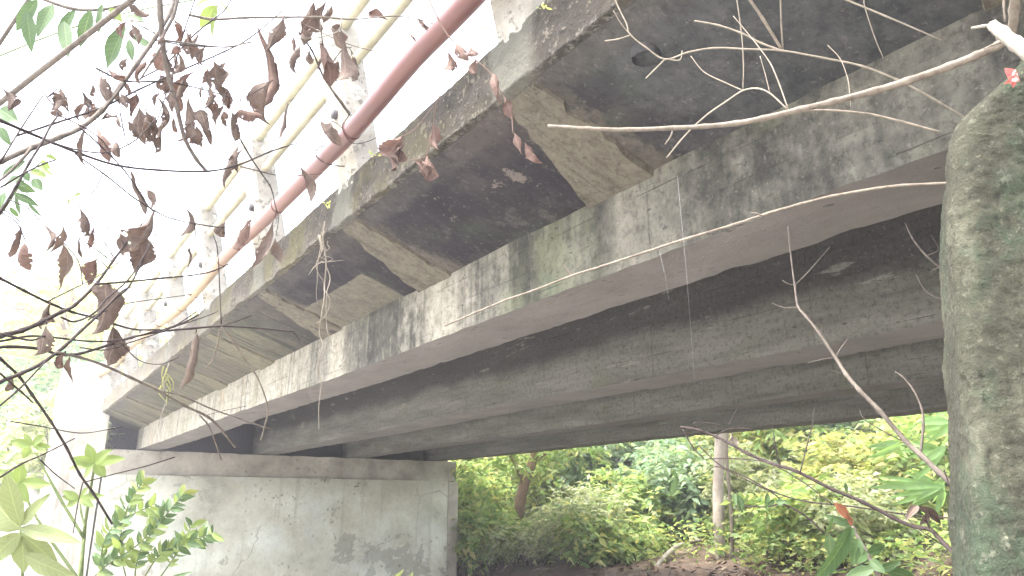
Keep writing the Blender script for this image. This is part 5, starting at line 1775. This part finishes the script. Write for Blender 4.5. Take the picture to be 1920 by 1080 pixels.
    # spider silk hanging below the first girder
    for i, (x0, y0, x1, y1, l) in enumerate([(1270, 330, 1302, 710, 'long spider thread hanging before the inner girder'), (1236, 470, 1254, 562, 'short spider thread below the first girder edge')]):
        V, Fc = tube_geo([P(x0, y0, 1.75), P((x0 + x1) / 2 + 2, (y0 + y1) / 2, 1.75), P(x1, y1, 1.75)], [.00016] * 3, 4)
        o = new_obj('spider_thread', V, Fc, M['silk'])
        tag(o, l, 'thread', 'spider threads')


build_near_plants()



def join_stems():
    """carry every stem on to where it grows: a slim trunk left of the view, or the ground"""
    foot = P(-430, 950, 1.7)
    foot = Vector((foot.x, foot.y, gz(foot.x, foot.y) - .2))
    tp = [Vector(q) for q in spline([foot, foot + Vector((.03, .05, .8)), foot + Vector((-.02, .02, 1.7)), foot + Vector((.06, .08, 2.6)), foot + Vector((.12, .10, 3.5)), foot + Vector((.22, .2, 4.4))], 6)]
    V, Fc = tube_geo(tp, [.048 - .036 * i / (len(tp) - 1) for i in range(len(tp))], 10, .06, 1)
    new_obj('trunk', V, Fc, M['grey_bark'], Branch.reg[1].t)
    for k, (t, (x, y), d, r0, mat) in enumerate(STARTS):
        p = P(x, y, d)
        r = r0 * d / F * .7
        if y > 1000:
            g = Vector((p.x, p.y, gz(p.x, p.y) - .05))
            if p.z - g.z < .05:
                continue
            off = Vector((.05 * math.sin(k * 1.7), .05 * math.cos(k * 2.3), 0))
            sp = spline([g + off, g.lerp(p, .5) + off * .5, p], 5)
            rad = [r * (1.5 - .5 * i / (len(sp) - 1)) for i in range(len(sp))]
        elif x <= 5 or (y <= 5 and x < 700):
            q = min(tp, key=lambda v: abs(v.z - (p.z - .15)))
            mid = q.lerp(p, .5) + Vector((0, 0, .06 * math.sin(k)))
            sp = spline([q, mid, p], 6)
            rad = [max(r * (1.35 - .35 * i / (len(sp) - 1)), .0012) for i in range(len(sp))]
        else:
            continue
        V, Fc = tube_geo(sp, rad, 7, .05, k)
        new_obj('stem', V, Fc, mat, t)
    b = [v for v in Branch.reg if v.main[0] == (1905, -40)][0]
    p = P(1905, -40, 1.05)
    sp = spline([p, Vector((1.02, .34, 1.05)), Vector((.9, .1, 1.6)), Vector((.85, -.3, 2.5))], 5)
    V, Fc = tube_geo(sp, [.0068 + .006 * i / (len(sp) - 1) for i in range(len(sp))], 8, .05, 3)
    new_obj('stem', V, Fc, b.mat, b.t)


join_stems()


# ------------------------------------------------------------------ haze volume added to stand in for lens glare
def build_haze():
    V, Fc = grid_box(-150, 150, -120, 160, -5, 22, 1, 1, 1)
    o = new_obj('haze', V, Fc, None, smooth=False)
    m = bpy.data.materials.new('glare_haze')
    m.use_nodes = True
    t = m.node_tree
    t.nodes.clear()
    v = t.nodes.new('ShaderNodeVolumePrincipled')
    v.inputs['Color'].default_value = (.93, .92, .98, 1)
    v.inputs['Density'].default_value = HAZE
    v.inputs['Anisotropy'].default_value = .3
    out = t.nodes.new('ShaderNodeOutputMaterial')
    t.links.new(v.outputs[0], out.inputs['Volume'])
    o.data.materials.append(m)
    tag(o, 'thin haze added in place of lens glare', 'haze', kind='stuff')


HAZE = .0072
build_haze()
